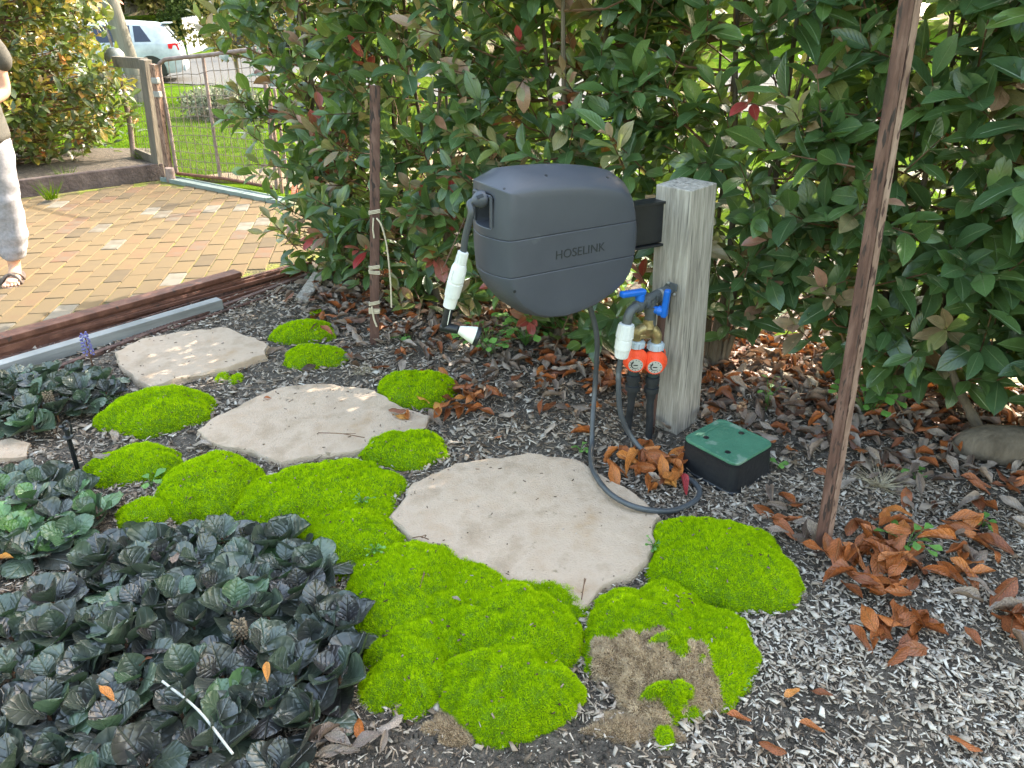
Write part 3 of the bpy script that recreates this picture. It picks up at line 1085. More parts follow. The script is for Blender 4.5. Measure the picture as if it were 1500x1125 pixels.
cushion(396, 492, 466, 506, .05, 'small moss cushion farthest back, with a dry brown leaf on its right end')
cushion(416, 511, 500, 543, .05, 'small round moss cushion just in front of the farthest one')
cushion(554, 668, 536, 602, .08, 'domed moss cushion against the heap of orange leaves')
cushion(155, 310, 561, 636, .075, 'smooth moss cushion between the farthest stone and the dark clump', rot=.12)
cushion(128, 268, 647, 714, .06, 'moss cushion with a curled grey leaf beside the black spray stake', rot=.1)
cushion(222, 382, 656, 768, .075, 'broad moss cushion behind the big dark clump, left of the moss mass', rot=.3)
cushion(172, 258, 722, 780, .04, 'low moss edge peeping out behind the big dark clump')
cushion(345, 590, 660, 790, .06, 'wide moss sheet along the front of the middle stone', rot=.22, lump=.3)
cushion(530, 658, 626, 692, .06, 'bright moss cushion at the right corner of the middle stone')
cushion(420, 592, 735, 850, .055, 'moss cushion with clover between the big stone and dark clump')
cushion(495, 690, 785, 965, .065, 'moss cushion at the front left corner of the biggest stone', lump=.3)
cushion(640, 858, 838, 1020, .085, 'high rounded moss cushion touching the tip of the biggest stone', lump=.3)
cushion(528, 680, 890, 1062, .06, 'moss cushion spreading beside the big dark clump at the front', lump=.35, edge=.2)
cushion(645, 850, 930, 1090, .09, 'frontmost moss cushion bulging over the bare soil', lump=.35)
cushion(520, 850, 800, 1075, .05, 'low moss mat joining the front cushions', lump=.2, edge=.2)
cushion(380, 600, 690, 860, .042, 'low moss mat joining the cushions behind the big dark clump', lump=.2, edge=.2)
cushion(945, 1172, 742, 906, .085, 'smooth oval moss cushion beside the coiled hose, right of the stone', rot=-.25, lump=.12)
DC = G(945, 1000, .04)


def in_dead(x, y):
    w = np.array([noise.noise((a * 16, b * 16, 3)) for a, b in zip(x, y)])
    w2 = np.array([noise.noise((a * 40, b * 40, 5)) for a, b in zip(x, y)])
    r_ = np.sqrt(((x - DC.x) / .15) ** 2 + ((y - DC.y) / .12) ** 2)
    return (r_ + w * .7 + w2 * .3) < 1.0


cushion(845, 1090, 843, 1062, .07, 'horseshoe moss cushion round a dead brown patch', lump=.3, edge=.18, cut=in_dead)
cushion(618, 712, 1035, 1092, .016, 'thin dead brown rim under the frontmost moss cushion', dead=True, lump=.5, edge=.25, name='dead_moss', grp='dead patches of moss')
cushion(868, 985, 1030, 1100, .016, 'ragged dead moss fringe trailing onto the bare soil', dead=True, lump=.5, edge=.3, name='dead_moss', grp='dead patches of moss')
cushion(942, 995, 948, 972, .092, 'green moss tuft on top of the dead patch', edge=.25, name='moss_tuft', grp='small green moss tufts')
cushion(938, 1020, 1000, 1052, .075, 'green moss tuft on the lower side of the dead patch', edge=.3, name='moss_tuft', grp='small green moss tufts')
cushion(955, 990, 1062, 1098, .025, 'tiny moss tuft alone on the soil at the front', edge=.2, name='moss_tuft', grp='small green moss tufts')
cushion(316, 336, 545, 560, .015, 'left of two tiny moss specks by the farthest stone', name='moss_tuft', grp='small green moss tufts')
cushion(338, 356, 546, 566, .02, 'right of two tiny moss specks by the farthest stone', name='moss_tuft', grp='small green moss tufts')
cushion(455, 475, 452, 462, .015, 'tiny moss speck behind the farthest moss cushion', name='moss_tuft', grp='small green moss tufts')
# ================================================================== POST
pL, pN, pR = Vector((.53, 2.511, 0)), Vector((.628, 2.408, 0)), Vector((.742, 2.532, 0))
pB = pL + pR - pN
lean = Vector((-.046, 0.0, .925))
base = (pL + pR) / 2
mb = MB()
ring0 = [pL, pN, pR, pB]
vs, fs = [], []
NZ = 14
sub = []
for i in range(4):
    for j in range(6):
        sub.append(ring0[i].lerp(ring0[(i + 1) % 4], j / 6))
ns = len(sub)
cc = base
for k in range(NZ + 1):
    z = -0.2 + (1.2 * k / NZ) * (1.0) * 0.9375
    for i, p in enumerate(sub):
        q = p + lean * (z / .925)
        corner = (i % 6 == 0)
        d = (p - cc)
        w = 1 - (0.008 if corner else 0) + 0.006 * noise.noise((p.x * 40, p.y * 40, z * 3))
        qq = cc + d * w + lean * (z / .925)
        vs.append((qq.x, qq.y, z))
for k in range(NZ):
    for i in range(ns):
        i2 = (i + 1) % ns
        fs.append((k * ns + i, k * ns + i2, (k + 1) * ns + i2, (k + 1) * ns + i))
top = [NZ * ns + i for i in range(ns)]
vs.append(tuple(cc + lean * (.925 / .925) + Vector((0, 0, 0.003))))
fs += [(top[i], top[(i + 1) % ns], len(vs) - 1) for i in range(ns)]
o = mb.add(vs, fs).build('timber_post', M['oldwood'], origin=(base.x, base.y, 0), bevel=0.003)
tag(o, 'weathered grey square timber post carrying the hose reel and taps', 'post')

# ================================================================== HOSE REEL
E1 = Vector((.865, .503, 0)).normalized()
E2 = Vector((-.503, .865, 0)).normalized()
RP0 = Vector((-.01, 2.1, 0))
PROF = [(.004, .988), (.04, .992), (.10, .992), (.165, .989), (.247, .983), (.31, .974), (.376, .961), (.411, .951), (.437, .934), (.458, .908), (.47, .870), (.480, .82), (.482, .775), (.478, .715), (.466, .672), (.445, .643), (.403, .616), (.336, .588), (.27, .574), (.217, .570), (.149, .579), (.103, .597), (.055, .633), (.022, .672), (.008, .72), (.002, .80), (.001, .90)]
RC = Vector((.24, .79))
TH = 0.225


def reel_ring(e, off, bulge=0):
    out = []
    n = len(PROF)
    for i in range(n):
        p = Vector(PROF[i])
        a, b = Vector(PROF[i - 1]), Vector(PROF[(i + 1) % n])
        t = (b - a).normalized()
        nn = Vector((-t.y, t.x))
        if nn.dot(p - RC) < 0:
            nn = -nn
        o_ = off
        if nn.y > .6 and off > 0:
            o_ = off * 1.25
        if nn.y < -.4 and off > 0:
            o_ = off * .6
        w = p + nn * o_
        out.append(RP0 + E1 * w.x + E2 * e + Vector((0, 0, w.y)))
    return out


secs = [(-0.002, -.03), (0.0, -.012), (0.002, -.004), (0.008, 0.003), (.03, .016), (.06, .027), (.09, .034), (.1125, .036), (.135, .034), (.165, .027), (.195, .016), (.217, .003), (.223, -.004), (TH, -.012)]
vs, fs = [], []
n = len(PROF)
for (e, of) in secs:
    vs += [tuple(q) for q in reel_ring(e, of)]
for i in range(len(secs) - 1):
    for k in range(n):
        k2 = (k + 1) % n
        fs.append((i * n + k, i * n + k2, (i + 1) * n + k2, (i + 1) * n + k))
fs.append(tuple(range(n)))
fs.append(tuple((len(secs) - 1) * n + k for k in range(n))[::-1])
full = MB().add(vs, fs).mesh('reel_full')

reel_loc = RP0 + E1 * .24 + E2 * .11 + Vector((0, 0, .57))
reel = thing('hose_reel', 'grey retractable hose reel hanging from a bracket on the timber post', 'hose reel', reel_loc)


def slice_mesh(me, cuts, name):
    """keep what lies on the given side of each (co, no) plane; cap the cuts"""
    bm = bmesh.new()
    bm.from_mesh(me)
    for co, no in cuts:
        g = bm.verts[:] + bm.edges[:] + bm.faces[:]
        r_ = bmesh.ops.bisect_plane(bm, geom=g, plane_co=co, plane_no=no, clear_outer=True)
        ed = [e for e in r_['geom_cut'] if isinstance(e, bmesh.types.BMEdge)]
        try:
            bmesh.ops.edgeloop_fill(bm, edges=ed)
        except Exception:
            bmesh.ops.holes_fill(bm, edges=ed)
    bmesh.ops.recalc_face_normals(bm, faces=bm.faces)
    me2 = bpy.data.meshes.new(name)
    bm.to_mesh(me2)
    bm.free()
    return me2


ZU, ZL, GAP = .848, .733, .0006
shells = []
# opening for the hose at the outlet end
cut = MB()
oc = RP0 + E1 * (-.02) + E2 * .105 + Vector((0, 0, .925))
cut.box(oc, (.13, .105, .1), (E1, E2, Vector((0, 0, 1))))
cut_me = cut.mesh('cut')
cut_o = bpy.data.objects.new('cut', cut_me)
link(cut_o)
cb = cut_o.modifiers.new('b', 'BEVEL')
cb.width = .014
cb.segments = 3
for nm, cuts in (('upper_shell', [((0, 0, ZU + GAP), (0, 0, -1))]), ('middle_band', [((0, 0, ZU - GAP), (0, 0, 1)), ((0, 0, ZL + GAP), (0, 0, -1))]), ('lower_shell', [((0, 0, ZL - GAP), (0, 0, 1))])):
    me = slice_mesh(full, cuts, nm)
    o = bpy.data.objects.new(nm, me)
    link(o)
    if nm != 'lower_shell':
        bo = o.modifiers.new('bool', 'BOOLEAN')
        bo.object = cut_o
        bo.operation = 'DIFFERENCE'
        bo.solver = 'EXACT'
        dg = bpy.context.evaluated_depsgraph_get()
        m2 = bpy.data.meshes.new_from_object(o.evaluated_get(dg))
        o.modifiers.clear()
        o.data = m2
        m2.name = nm
    m_ = o.data
    m_.materials.clear()
    m_.materials.append(M['plastic'])
    m_.transform(Matrix.Translation(-reel_loc))
    m_.shade_smooth()
    m_.set_sharp_from_angle(angle=R(28))
    o.parent = reel
    bv = o.modifiers.new('bevel', 'BEVEL')
    bv.width = .0022
    bv.segments = 2
    bv.limit_method = 'ANGLE'
    bv.angle_limit = R(35)
    shells.append(o)
bpy.data.objects.remove(cut_o)
core = MB().box(RP0 + E1 * .25 + E2 * .11 + Vector((0, 0, .79)), (.36, .16, .25), (E1, E2, Vector((0, 0, 1)))).build('drum_core', M['black'], reel)

# surface finder for marks on the casing
bvh = BVHTree.FromPolygons([v.co for v in full.vertices], [tuple(p.vertices) for p in full.polygons])
CO = Vector((0, 0, CAM_H))


def on_reel(x, y):
    h = bvh.ray_cast(CO, ray(x, y).normalized())
    return h[0], h[1]


for (x, y) in ((739, 277), (800, 257), (890, 260), (754, 427)):
    p, nn = on_reel(x, y)
    if p is not None:
        if nn.dot(CO - p) < 0:
            nn = -nn
        MB().lathe(p - nn * .004, nn, [(0, .0052), (.0048, .0052), (.0054, .0046), (.0054, .0001)], 14).build('screw_hole', M['black'], reel, smooth='auto')
# raised frame round the opening
fr = MB()
for (a, b) in (((-.052, .04), (.052, .04)), ((-.052, -.048), (-.052, .04)), ((.052, -.048), (.052, .04))):
    q0 = RP0 + E1 * -.028 + E2 * (.105 + a[0]) + Vector((0, 0, .93 + a[1]))
    q1 = RP0 + E1 * -.028 + E2 * (.105 + b[0]) + Vector((0, 0, .93 + b[1]))
    fr.tube([q0, q1], .005, 8)
fr.build('outlet_rim', M['plastic'], reel, smooth='auto')

# embossed maker's lettering on the middle band
tcv = bpy.data.curves.new('lettering', 'FONT')
tcv.body = 'HOSELINK'
tcv.size = .044
tcv.extrude = .0012
tcv.space_character = 1.02
to = bpy.data.objects.new('lettering', tcv)
link(to)
dg = bpy.context.evaluated_depsgraph_get()
tm = bpy.data.meshes.new_from_object(to.evaluated_get(dg))
bpy.data.objects.remove(to)
xsz = [v.co.x for v in tm.vertices]
wtxt = max(xsz) - min(xsz)
sc_ = .185 / wtxt
rot = Matrix((( E1.x, 0, -E2.x, 0), (E1.y, 0, -E2.y, 0), (0, 1, 0, 0), (0, 0, 0, 1)))
lp = RP0 + E1 * .163 + E2 * (-.0022) + Vector((0, 0, .769))
tm.transform(Matrix.Translation(lp - reel_loc) @ rot @ Matrix.Scale(sc_, 4))
tm.materials.append(M['plastic_dark'])
link(bpy.data.objects.new('lettering', tm), reel)

# bracket to the post
pb = pL.lerp(pN, .3) + lean * (.8 / .925)
q0 = RP0 + E1 * .455 + E2 * .1 + Vector((0, 0, .80))
q1 = Vector((pb.x, pb.y, .80)) + Vector((.03, .05, 0))
mb = MB().beam(q0, q1, .045, .135)
mb.build('bracket', M['black'], reel, bevel=.004)
for dz_ in (-.075, .072):
    MB().beam(q0 + Vector((0, 0, dz_)), q1 + Vector((0, 0, dz_)), .06, .008).build('bracket_flange', M['black'], reel)

# outlet ball, hose, connector and spray nozzle
ball = RP0 + E1 * -.03 + E2 * .1 + Vector((0, 0, .93))
ball, _n = on_reel(712, 291)
ball = ball - E1 * .022
bdir = (Vector((-.75, -.2, -.25))).normalized()
hp = [ball + E1 * .05, ball, ball + bdir * .03]
pl_p, pl_n = ball - E1 * .04, (0.25, 1.0)
for (x, y) in ((690, 313), (682, 345), (678, 375)):
    hp.append(V(x, y, pl_p, pl_n))
hpts = smooth_curve(hp, 8)
MB().tube(hpts, .0102, 12).build('hose', M['hose'], reel, smooth='auto')
MB().lathe(ball - bdir * .024, bdir, [(0, .008), (.002, .018), (.01, .0235), (.02, .0245), (.03, .0225), (.04, .016), (.046, .0105)], 20).build('hose_stop', M['plastic'], reel, smooth='auto')
mbs = MB()
xb, yb, zb = basis(bdir)
for a in (0, 2.1, 4.2):
    r_ = xb * math.cos(a + .6) + yb * math.sin(a + .6)
    mbs.box(ball - bdir * .002 + r_ * .0222, (.006, .01, .02), basis(r_)[0:1] + (r_.cross(bdir), bdir) if False else (r_, r_.cross(bdir).normalized(), bdir))
mbs.build('stop_slot', M['black'], reel)
# connector
c0 = V(679, 368, pl_p, pl_n)
c1 = V(658, 449, pl_p, pl_n)
cd = (c1 - c0)
cl = cd.length
cd.normalize()
gun = thing('spray_nozzle', 'white and black spray nozzle hanging on the reel hose', 'spray nozzle', c1)
prof = [(0, .0125), (.002, .015), (.22 * cl, .0165), (.225 * cl, .019), (.3 * cl, .0235), (.52 * cl, .025), (.53 * cl, .0225), (.55 * cl, .0225), (.56 * cl, .025), (.8 * cl, .0235), (.81 * cl, .021), (cl, .0195), (cl + .001, .015)]
MB().lathe(c0, cd, prof, 24).build('hose_connector', M['white_plastic'], gun, smooth='auto')
mb = MB()
xb, yb, zb = basis(cd)
for k in range(12):
    a = 2 * math.pi * k / 12
    r_ = xb * math.cos(a) + yb * math.sin(a)
    mb.beam(c0 + cd * .004 + r_ * .0153, c0 + cd * (.2 * cl) + r_ * .0168, .003, .003, up=tuple(r_))
for k in range(4):
    a = 2 * math.pi * k / 4 + .5
    r_ = xb * math.cos(a) + yb * math.sin(a)
    mb.beam(c0 + cd * (.32 * cl) + r_ * .0238, c0 + cd * (.5 * cl) + r_ * .0255, .006, .0035, up=tuple(r_))
mb.build('grip_rib', M['white_plastic'], gun)
n1 = V(652, 479, pl_p, pl_n)
MB().lathe(c1 - cd * .002, n1 - c1, [(0, .0125), (.01, .0135), ((n1 - c1).length * .75, .0155), ((n1 - c1).length, .015), ((n1 - c1).length + .012, .009)], 18).build('nozzle_neck', M['black'], gun, smooth='auto')
st_ = (c1.lerp(n1, .1), c1.lerp(n1, .8))
off_ = Vector((.006, -.0145, 0))
MB().beam(st_[0] + off_, st_[1] + off_, .003, .002).build('neck_stripe', M['cream'], gun)
n2 = V(672, 483, pl_p, (.1, 1))
n3 = V(697, 492, pl_p, (-.1, 1))
hd = (n2 - n1).normalized()
MB().lathe(n1 - hd * .016, hd, [(0, .008), (.004, .015), (.03, .0155), ((n2 - n1).length + .016, .0135)], 18).build('nozzle_elbow', M['black'], gun, smooth='auto')
hd = (n3 - n2).normalized()
hl = (n3 - n2).length
MB().lathe(n2, hd, [(0, .0125), (.004, .014), (hl * .5, .022), (hl * .93, .029), (hl * .95, .0285)], 24).build('nozzle_cone', M['cream'], gun, smooth='auto')
MB().lathe(n2 + hd * hl * .95, hd, [(0, .029), (.003, .0315), (.012, .0315), (.014, .029), (.0142, .024), (.011, .022), (.011, .001)], 24).build('nozzle_rose', M['black'], gun, smooth='auto')

# ================================================================== TAPS ON THE POST
FN = Vector((-.72, -.69, 0)).normalized()           # out of the post's left face
FT = Vector((.69, -.72, 0)).normalized()
zf = .60
fl = V(981, 424, (pN.x - .03, pN.y), FN)
fl = fl + FN * .004
tap = thing('tap_manifold', 'dark grey plastic pipe manifold with two blue lever valves on the post', 'tap', fl)
mb = MB()
mb.lathe(fl, FN, [(0, .019), (.006, .019), (.0065, .014)], 6)
mb.box(fl + FN * .003 + FT * .012 + Vector((0, 0, .012)), (.03, .02, .006), (FT, Vector((0, 0, 1)), FN))
mb.build('wall_flange', M['pipe'], tap, bevel=.002)
for (a, b) in ((.0, .021), (.022, -.006)):
    p = fl + FN * .005 + FT * a + Vector((0, 0, b))
    MB().lathe(p, FN, [(0, .0042), (.003, .0038), (.004, .001)], 12).build('screw', M['steel'], tap, smooth='auto')
pe = V(940, 446, fl + FN * .12, FT.cross(Vector((0, 0, 1))) if False else FN)
# the pipe runs straight out of the face, then elbows down
run = .150
pz = Vector((0, 0, 0))
A0 = fl
A1 = fl + FN * run + Vector((0, 0, -.012))
elb = smooth_curve([A0, fl + FN * run * .5, A1, A1 + FN * .018 + Vector((0, 0, -.008)), A1 + FN * .026 + Vector((0, 0, -.03)), A1 + FN * .027 + Vector((0, 0, -.055))], 6)
MB().tube(elb, .0125, 14).build('pipe', M['pipe'], tap, smooth='auto')
mb = MB()
for t in (.22, .42, .72, .9):
    c = A0.lerp(A1, t)
    mb.lathe(c - FN * .008, FN, [(0, .0125), (.001, .0165), (.015, .0165), (.016, .0125)], 14)
mb.build('pipe_collar', M['pipe'], tap, smooth='auto')
MB().lathe(A0.lerp(A1, .3) - FN * .005, FN, [(0, .0125), (.0005, .0172), (.009, .0172), (.0095, .0125)], 16).build('tape_ring', M['zinc'], tap, smooth='auto')
# riser pipe behind, down the post
rz = A0.lerp(A1, .14)
MB().tube([rz, rz - Vector((0, 0, .05)), Vector((rz.x, rz.y, 0))], .0115, 12).build('riser_pipe', M['rust_dark'], tap, smooth='auto')
MB().lathe(rz, (0, 0, -1), [(0, .015), (.045, .015), (.046, .018), (.06, .018), (.061, .013)], 14).build('riser_elbow', M['pipe'], tap, smooth='auto')
# lever 1: lies flat on top near the elbow, pointing out; lever 2: hangs in front
l1 = A0.lerp(A1, .86)
MB().lathe(l1, (0, 0, 1), [(0, .011), (.016, .011), (.017, .013), (.03, .0125), (.032, .01)], 14).build('valve_stem', M['blue'], tap, smooth='auto')
lv = (-E1 * .9 - Vector((.25, .1, 0))).normalized()
MB().beam(l1 + Vector((0, 0, .036)) - lv * .014, l1 + Vector((0, 0, .04)) + lv * .062, .02, .016).build('lever', M['blue'], tap, bevel=.005)
l2 = A0.lerp(A1, .52) + Vector((0, 0, -.028))
MB().lathe(A0.lerp(A1, .5), (0, 0, -1), [(0, .0125), (.02, .013), (.021, .0185), (.04, .0185), (.041, .015), (.06, .0165), (.075, .0165), (.076, .012)], 16).build('valve_body', M['pipe'], tap, smooth='auto')
cx_ = (-E2 * .85 + E1 * .5).normalized()
MB().lathe(l2, cx_, [(0, .011), (.022, .011), (.023, .014), (.034, .013), (.036, .01)], 14).build('valve_stem', M['blue'], tap, smooth='auto')
MB().beam(l2 + cx_ * .038 + Vector((0, 0, -.016)), l2 + cx_ * .042 + Vector((0, 0, .062)), .02, .016, up=tuple(cx_)).build('lever', M['blue'], tap, bevel=.005)
# brass Y splitter under the valve
yb_ = A0.lerp(A1, .52) + Vector((0, 0, -.062))
cam_side = (-E2 * .2 + E1).normalized()
j1 = yb_ + E1 * .020 + Vector((0, 0, -.066)) - E2 * .012
j2 = yb_ - E1 * .028 + Vector((0, 0, -.058)) + E2 * .012
sp = thing('hose_splitter', 'brass two-way tap splitter below the blue lever valves', 'tap fitting', yb_)
MB().lathe(yb_ + Vector((0, 0, .006)), (0, 0, -1), [(0, .0155), (.02, .0165), (.024, .019), (.036, .017), (.045, .012)], 14).build('splitter_body', M['brass'], sp, smooth='auto')
for j in (j1, j2):
    MB().tube(smooth_curve([yb_ + Vector((0, 0, -.02)), yb_.lerp(j, .6) + Vector((0, 0, .012)), j + Vector((0, 0, .022)), j], 5), [.015] * 11 + [.0135] * 4 + [.0135], 14).build('outlet', M['brass'], sp, smooth='auto')
MB().beam(yb_ + Vector((0, 0, -.04)) - E1 * .03, yb_ + Vector((0, 0, -.046)) + E1 * .02, .01, .014).build('splitter_bridge', M['brass'], sp, bevel=.003)

# ---- two orange dial timers
dial_dir = (-E2 * .7 - E1 * .5 + Vector((0, 0, -.12))).normalized()
TIMERS = []


def timer(j, label):
    t = thing('tap_timer', label, 'tap timer', j, 'orange dial tap timers')
    TIMERS.append(t)
    mb = MB()
    mb.lathe(j + Vector((0, 0, .004)), (0, 0, -1), [(0, .0195), (.003, .021), (.02, .021), (.022, .018)], 20)
    mb.build('coupling_nut', M['greyblue'], t, smooth='auto')
    mb = MB()
    for k in range(10):
        a = 2 * math.pi * k / 10
        r_ = Vector((math.cos(a), math.sin(a), 0))
        mb.beam(j + r_ * .0215 + Vector((0, 0, -.001)), j + r_ * .0215 + Vector((0, 0, -.015)), .005, .004, up=tuple(r_))
    mb.build('nut_rib', M['greyblue'], t)
    c = j + Vector((0, 0, -.05))
    MB().lathe(j + Vector((0, 0, -.016)), (0, 0, -1), [(0, .016), (.014, .02), (.04, .021), (.07, .018), (.085, .014)], 18).build('timer_neck', M['teal'], t, smooth='auto')
    MB().lathe(c - dial_dir * .03, dial_dir, [(0, .02), (.003, .0305), (.028, .0325), (.03, .031)], 28).build('timer_body', M['teal'], t, smooth='auto')
    MB().lathe(c - dial_dir * .0345, dial_dir, [(0, .026), (.001, .0325), (.004, .0335), (.006, .031)], 28).build('back_ring', M['orange'], t, smooth='auto')
    d = MB().lathe(c, dial_dir, [(0, .031), (.002, .0345), (.012, .0345), (.034, .0235), (.036, .0225), (.036, .019)], 36).build('dial', M['orange'], t, smooth='auto')
    mb = MB()
    x_, y_, z_ = basis(dial_dir)
    for k in range(26):
        a = 2 * math.pi * k / 26
        r_ = x_ * math.cos(a) + y_ * math.sin(a)
        mb.beam(c + dial_dir * .004 + r_ * .0345, c + dial_dir * .033 + r_ * .0246, .0028, .0022, up=tuple(r_))
    mb.build('dial_rib', M['orange'], d)
    f_ = MB().lathe(c + dial_dir * .0355, dial_dir, [(0, .0195), (.0012, .0195), (.0013, .0005)], 28).build('dial_face', M['dialface'], t, smooth='auto')
    mb = MB()
    q = c + dial_dir * .0372
    for k in range(9):
        a0, a1 = math.pi * (0.25 + k * .12), math.pi * (0.25 + (k + .9) * .12)
        w = .0015 + .0004 * k
        p = []
        for (a, r_) in ((a0, .0095), (a1, .0095), (a1, .0095 + w), (a0, .0095 + w)):
            p.append(q + x_ * math.cos(-a) * r_ + y_ * math.sin(-a) * r_)
        mb.add(p, [(0, 1, 2, 3)])
    for k in range(12):
        a = 2 * math.pi * k / 12
        r_ = x_ * math.cos(a) + y_ * math.sin(a)
        mb.box(q + r_ * .0158, (.003, .0018, .0003), (r_, r_.cross(dial_dir), dial_dir))
    mb.box(q, (.012, .003, .0003), (x_, y_, dial_dir))
    mb.build('dial_marking', M['black'], f_)
    # threaded outlet and poly pipe into the ground
    e = j + Vector((0, 0, -.098))
    MB().lathe(e, (0, 0, -1), [(0, .013), (.004, .02), (.02, .02), (.021, .016), (.034, .016), (.035, .021), (.05, .021), (.051, .015), (.07, .014)], 16).build('outlet_fitting', M['poly'], t, smooth='auto')
    return e


e1_ = timer(j1, 'orange dial tap timer on the right, nearer the post edge')
e2_ = timer(j2, 'orange dial tap timer on the left, half hidden by the grey hose')
KS = 1.3
for r_ in [tap, sp] + TIMERS:
    r_.location = fl + (r_.location - fl) * KS
    r_.scale = (KS, KS, KS)
e1_, e2_ = fl + (e1_ - fl) * KS, fl + (e2_ - fl) * KS
for e, lab, (dx, dy) in ((e1_, 'black irrigation pipe dropping from the right tap timer', (.006, .0)), (e2_, 'black irrigation pipe dropping from the left tap timer', (.0, .02))):
    pts = smooth_curve([e + Vector((0, 0, -.05)), e + Vector((dx * .3, dy * .3, -.14)), Vector((e.x + dx, e.y + dy, .08)), Vector((e.x + dx * 1.3, e.y + dy * 1.3, -.05))], 6)
    o = MB().tube(pts, .014, 12).build('irrigation_pipe', M['poly'], smooth='auto', origin=(e.x, e.y, 0))
    tag(o, lab, 'pipe', 'pipes below the tap timers')

# ---- white connector and the hose that loops over the ground to the reel
h0 = fl + (A1 + FN * .027 + Vector((0, 0, -.035)) - fl) * KS
hc = h0 + Vector((-.012, -.008, -.125))
lead = thing('leader_hose', 'grey hose looping over the ground from the tap to the reel', 'hose', (hc.x, hc.y, 0))
cdir = (hc - h0).normalized()
cl = (hc - h0).length
MB().lathe(h0, cdir, [(0, .021), (.002, .0255), (.42 * cl, .0285), (.44 * cl, .0265), (.46 * cl, .0285), (.72 * cl, .0285), (.73 * cl, .0245), (.98 * cl, .0205), (cl, .015)], 22).build('hose_connector', M['white_plastic'], lead, smooth='auto')
mb = MB()
xb, yb, zb = basis(cdir)
for k in range(14):
    a = 2 * math.pi * k / 14
    r_ = xb * math.cos(a) + yb * math.sin(a)
    mb.beam(h0 + cdir * (.05 * cl) + r_ * .0258, h0 + cdir * (.4 * cl) + r_ * .0284, .0035, .0035, up=tuple(r_))
    mb.beam(h0 + cdir * (.75 * cl) + r_ * .0243, h0 + cdir * (.96 * cl) + r_ * .021, .0035, .0035, up=tuple(r_))
mb.build('grip_rib', M['white_plastic'], lead)
zr = .013
lp_ = [hc - cdir * .01, hc + cdir * .05]
plp = hc
for (x, y, k) in ((906, 560, .3), (909, 605, .2), (925, 640, .1)):
    lp_.append(V(x, y, (plp.x, plp.y - .02 * (1 - k)), (0, 1)))
for (x, y, z) in ((955, 672, .03), (995, 693, .016), (1022, 713, zr), (1020, 732, zr), (985, 748, .02), (935, 744, .045), (895, 724, .046), (871, 694, .04), (865, 668, .03)):
    lp_.append(G(x, y, z))
rb = RP0 + E1 * .36 + E2 * .11
g1 = G(868, 632, .06)
lp_ += [G(867, 650, .03), Vector((g1.x, g1.y + .02, .10)), V(872, 560, (rb.x, rb.y + .05), (0, 1)), V(874, 490, (rb.x, rb.y + .01), (0, 1)), Vector((rb.x, rb.y, .60))]
MB().tube(smooth_curve(lp_, 7), .0095, 10).build('hose', M['hose'], lead, smooth='auto')

# ================================================================== VALVE BOX
bN, bL, bR = G(1072, 728), G(984, 688), G(1130, 692)
ax = (bR - bN)
ay = (bL - bN)
wx, wy = ax.length, ay.length
ax.normalize()
ay = Vector((-ax.y, ax.x, 0))
bc = bN + ax * wx / 2 + ay * wy / 2
vb = thing('valve_box', 'black irrigation valve box with a green lid beside the post', 'valve box', (bc.x, bc.y, 0))


def rrect(w, d, r, n=5):
    out = []
    for (sx, sy, a0) in ((1, 1, 0), (-1, 1, 90), (-1, -1, 180), (1, -1, 270)):
        for k in range(n + 1):
            a = R(a0 + 90 * k / n)
            out.append((sx * (w / 2 - r) + r * math.cos(a), sy * (d / 2 - r) + r * math.sin(a)))
    return out


def rbox(levels, r, m, name, parent, cap=True):
    vs, fs = [], []
    n = None
    for (w, d, z) in levels:
        rr = rrect(w, d, r)
        n = len(rr)
        for (a, b) in rr:
            p = bc + ax * a + ay * b
            vs.append((p.x, p.y, z))
    for i in range(len(levels) - 1):
        for k in range(n):
            k2 = (k + 1) % n
            fs.append((i * n + k, i * n + k2, (i + 1) * n + k2, (i + 1) * n + k))
    if cap:
        fs.append(tuple((len(levels) - 1) * n + k for k in range(n)))
        fs.append(tuple(range(n))[::-1])
    return MB().add(vs, fs).build(name, m, parent, smooth='auto')


HB = .112
rbox([(wx + .012, wy + .012, -.05), (wx + .012, wy + .012, .008), (wx + .004, wy + .004, .012), (wx * .955, wy * .955, HB - .012), (wx * .965, wy * .965, HB - .011), (wx * .965, wy * .965, HB)], .03, M['black'], 'box_body', vb)
lid = rbox([(wx * .95, wy * .95, HB + .0005), (wx * .955, wy * .955, HB + .002), (wx * .955, wy * .955, HB + .008), (wx * .94, wy * .94, HB + .0105), (wx * .86, wy * .86, HB + .0105), (wx * .855, wy * .855, HB + .0095)], .028, M['greenlid'], 'lid', vb)
for (a, b) in ((-.045, .06), (.075, -.0), (-.065, -.045)):
    p = bc + ax * a + ay * b
    MB().lathe((p.x, p.y, HB + .0086), (0, 0, 1), [(0, .0105), (.0014, .0105), (.0015, .0005)], 14).build('lid_hole', M['black'], lid, smooth='auto')
MB().box(bc + ay * wy * .36 + Vector((0, 0, HB + .0112)), (.12, .012, .002), (ax, ay, Vector((0, 0, 1)))).build('moulded_bar', M['greenlid'], lid, bevel=.001)

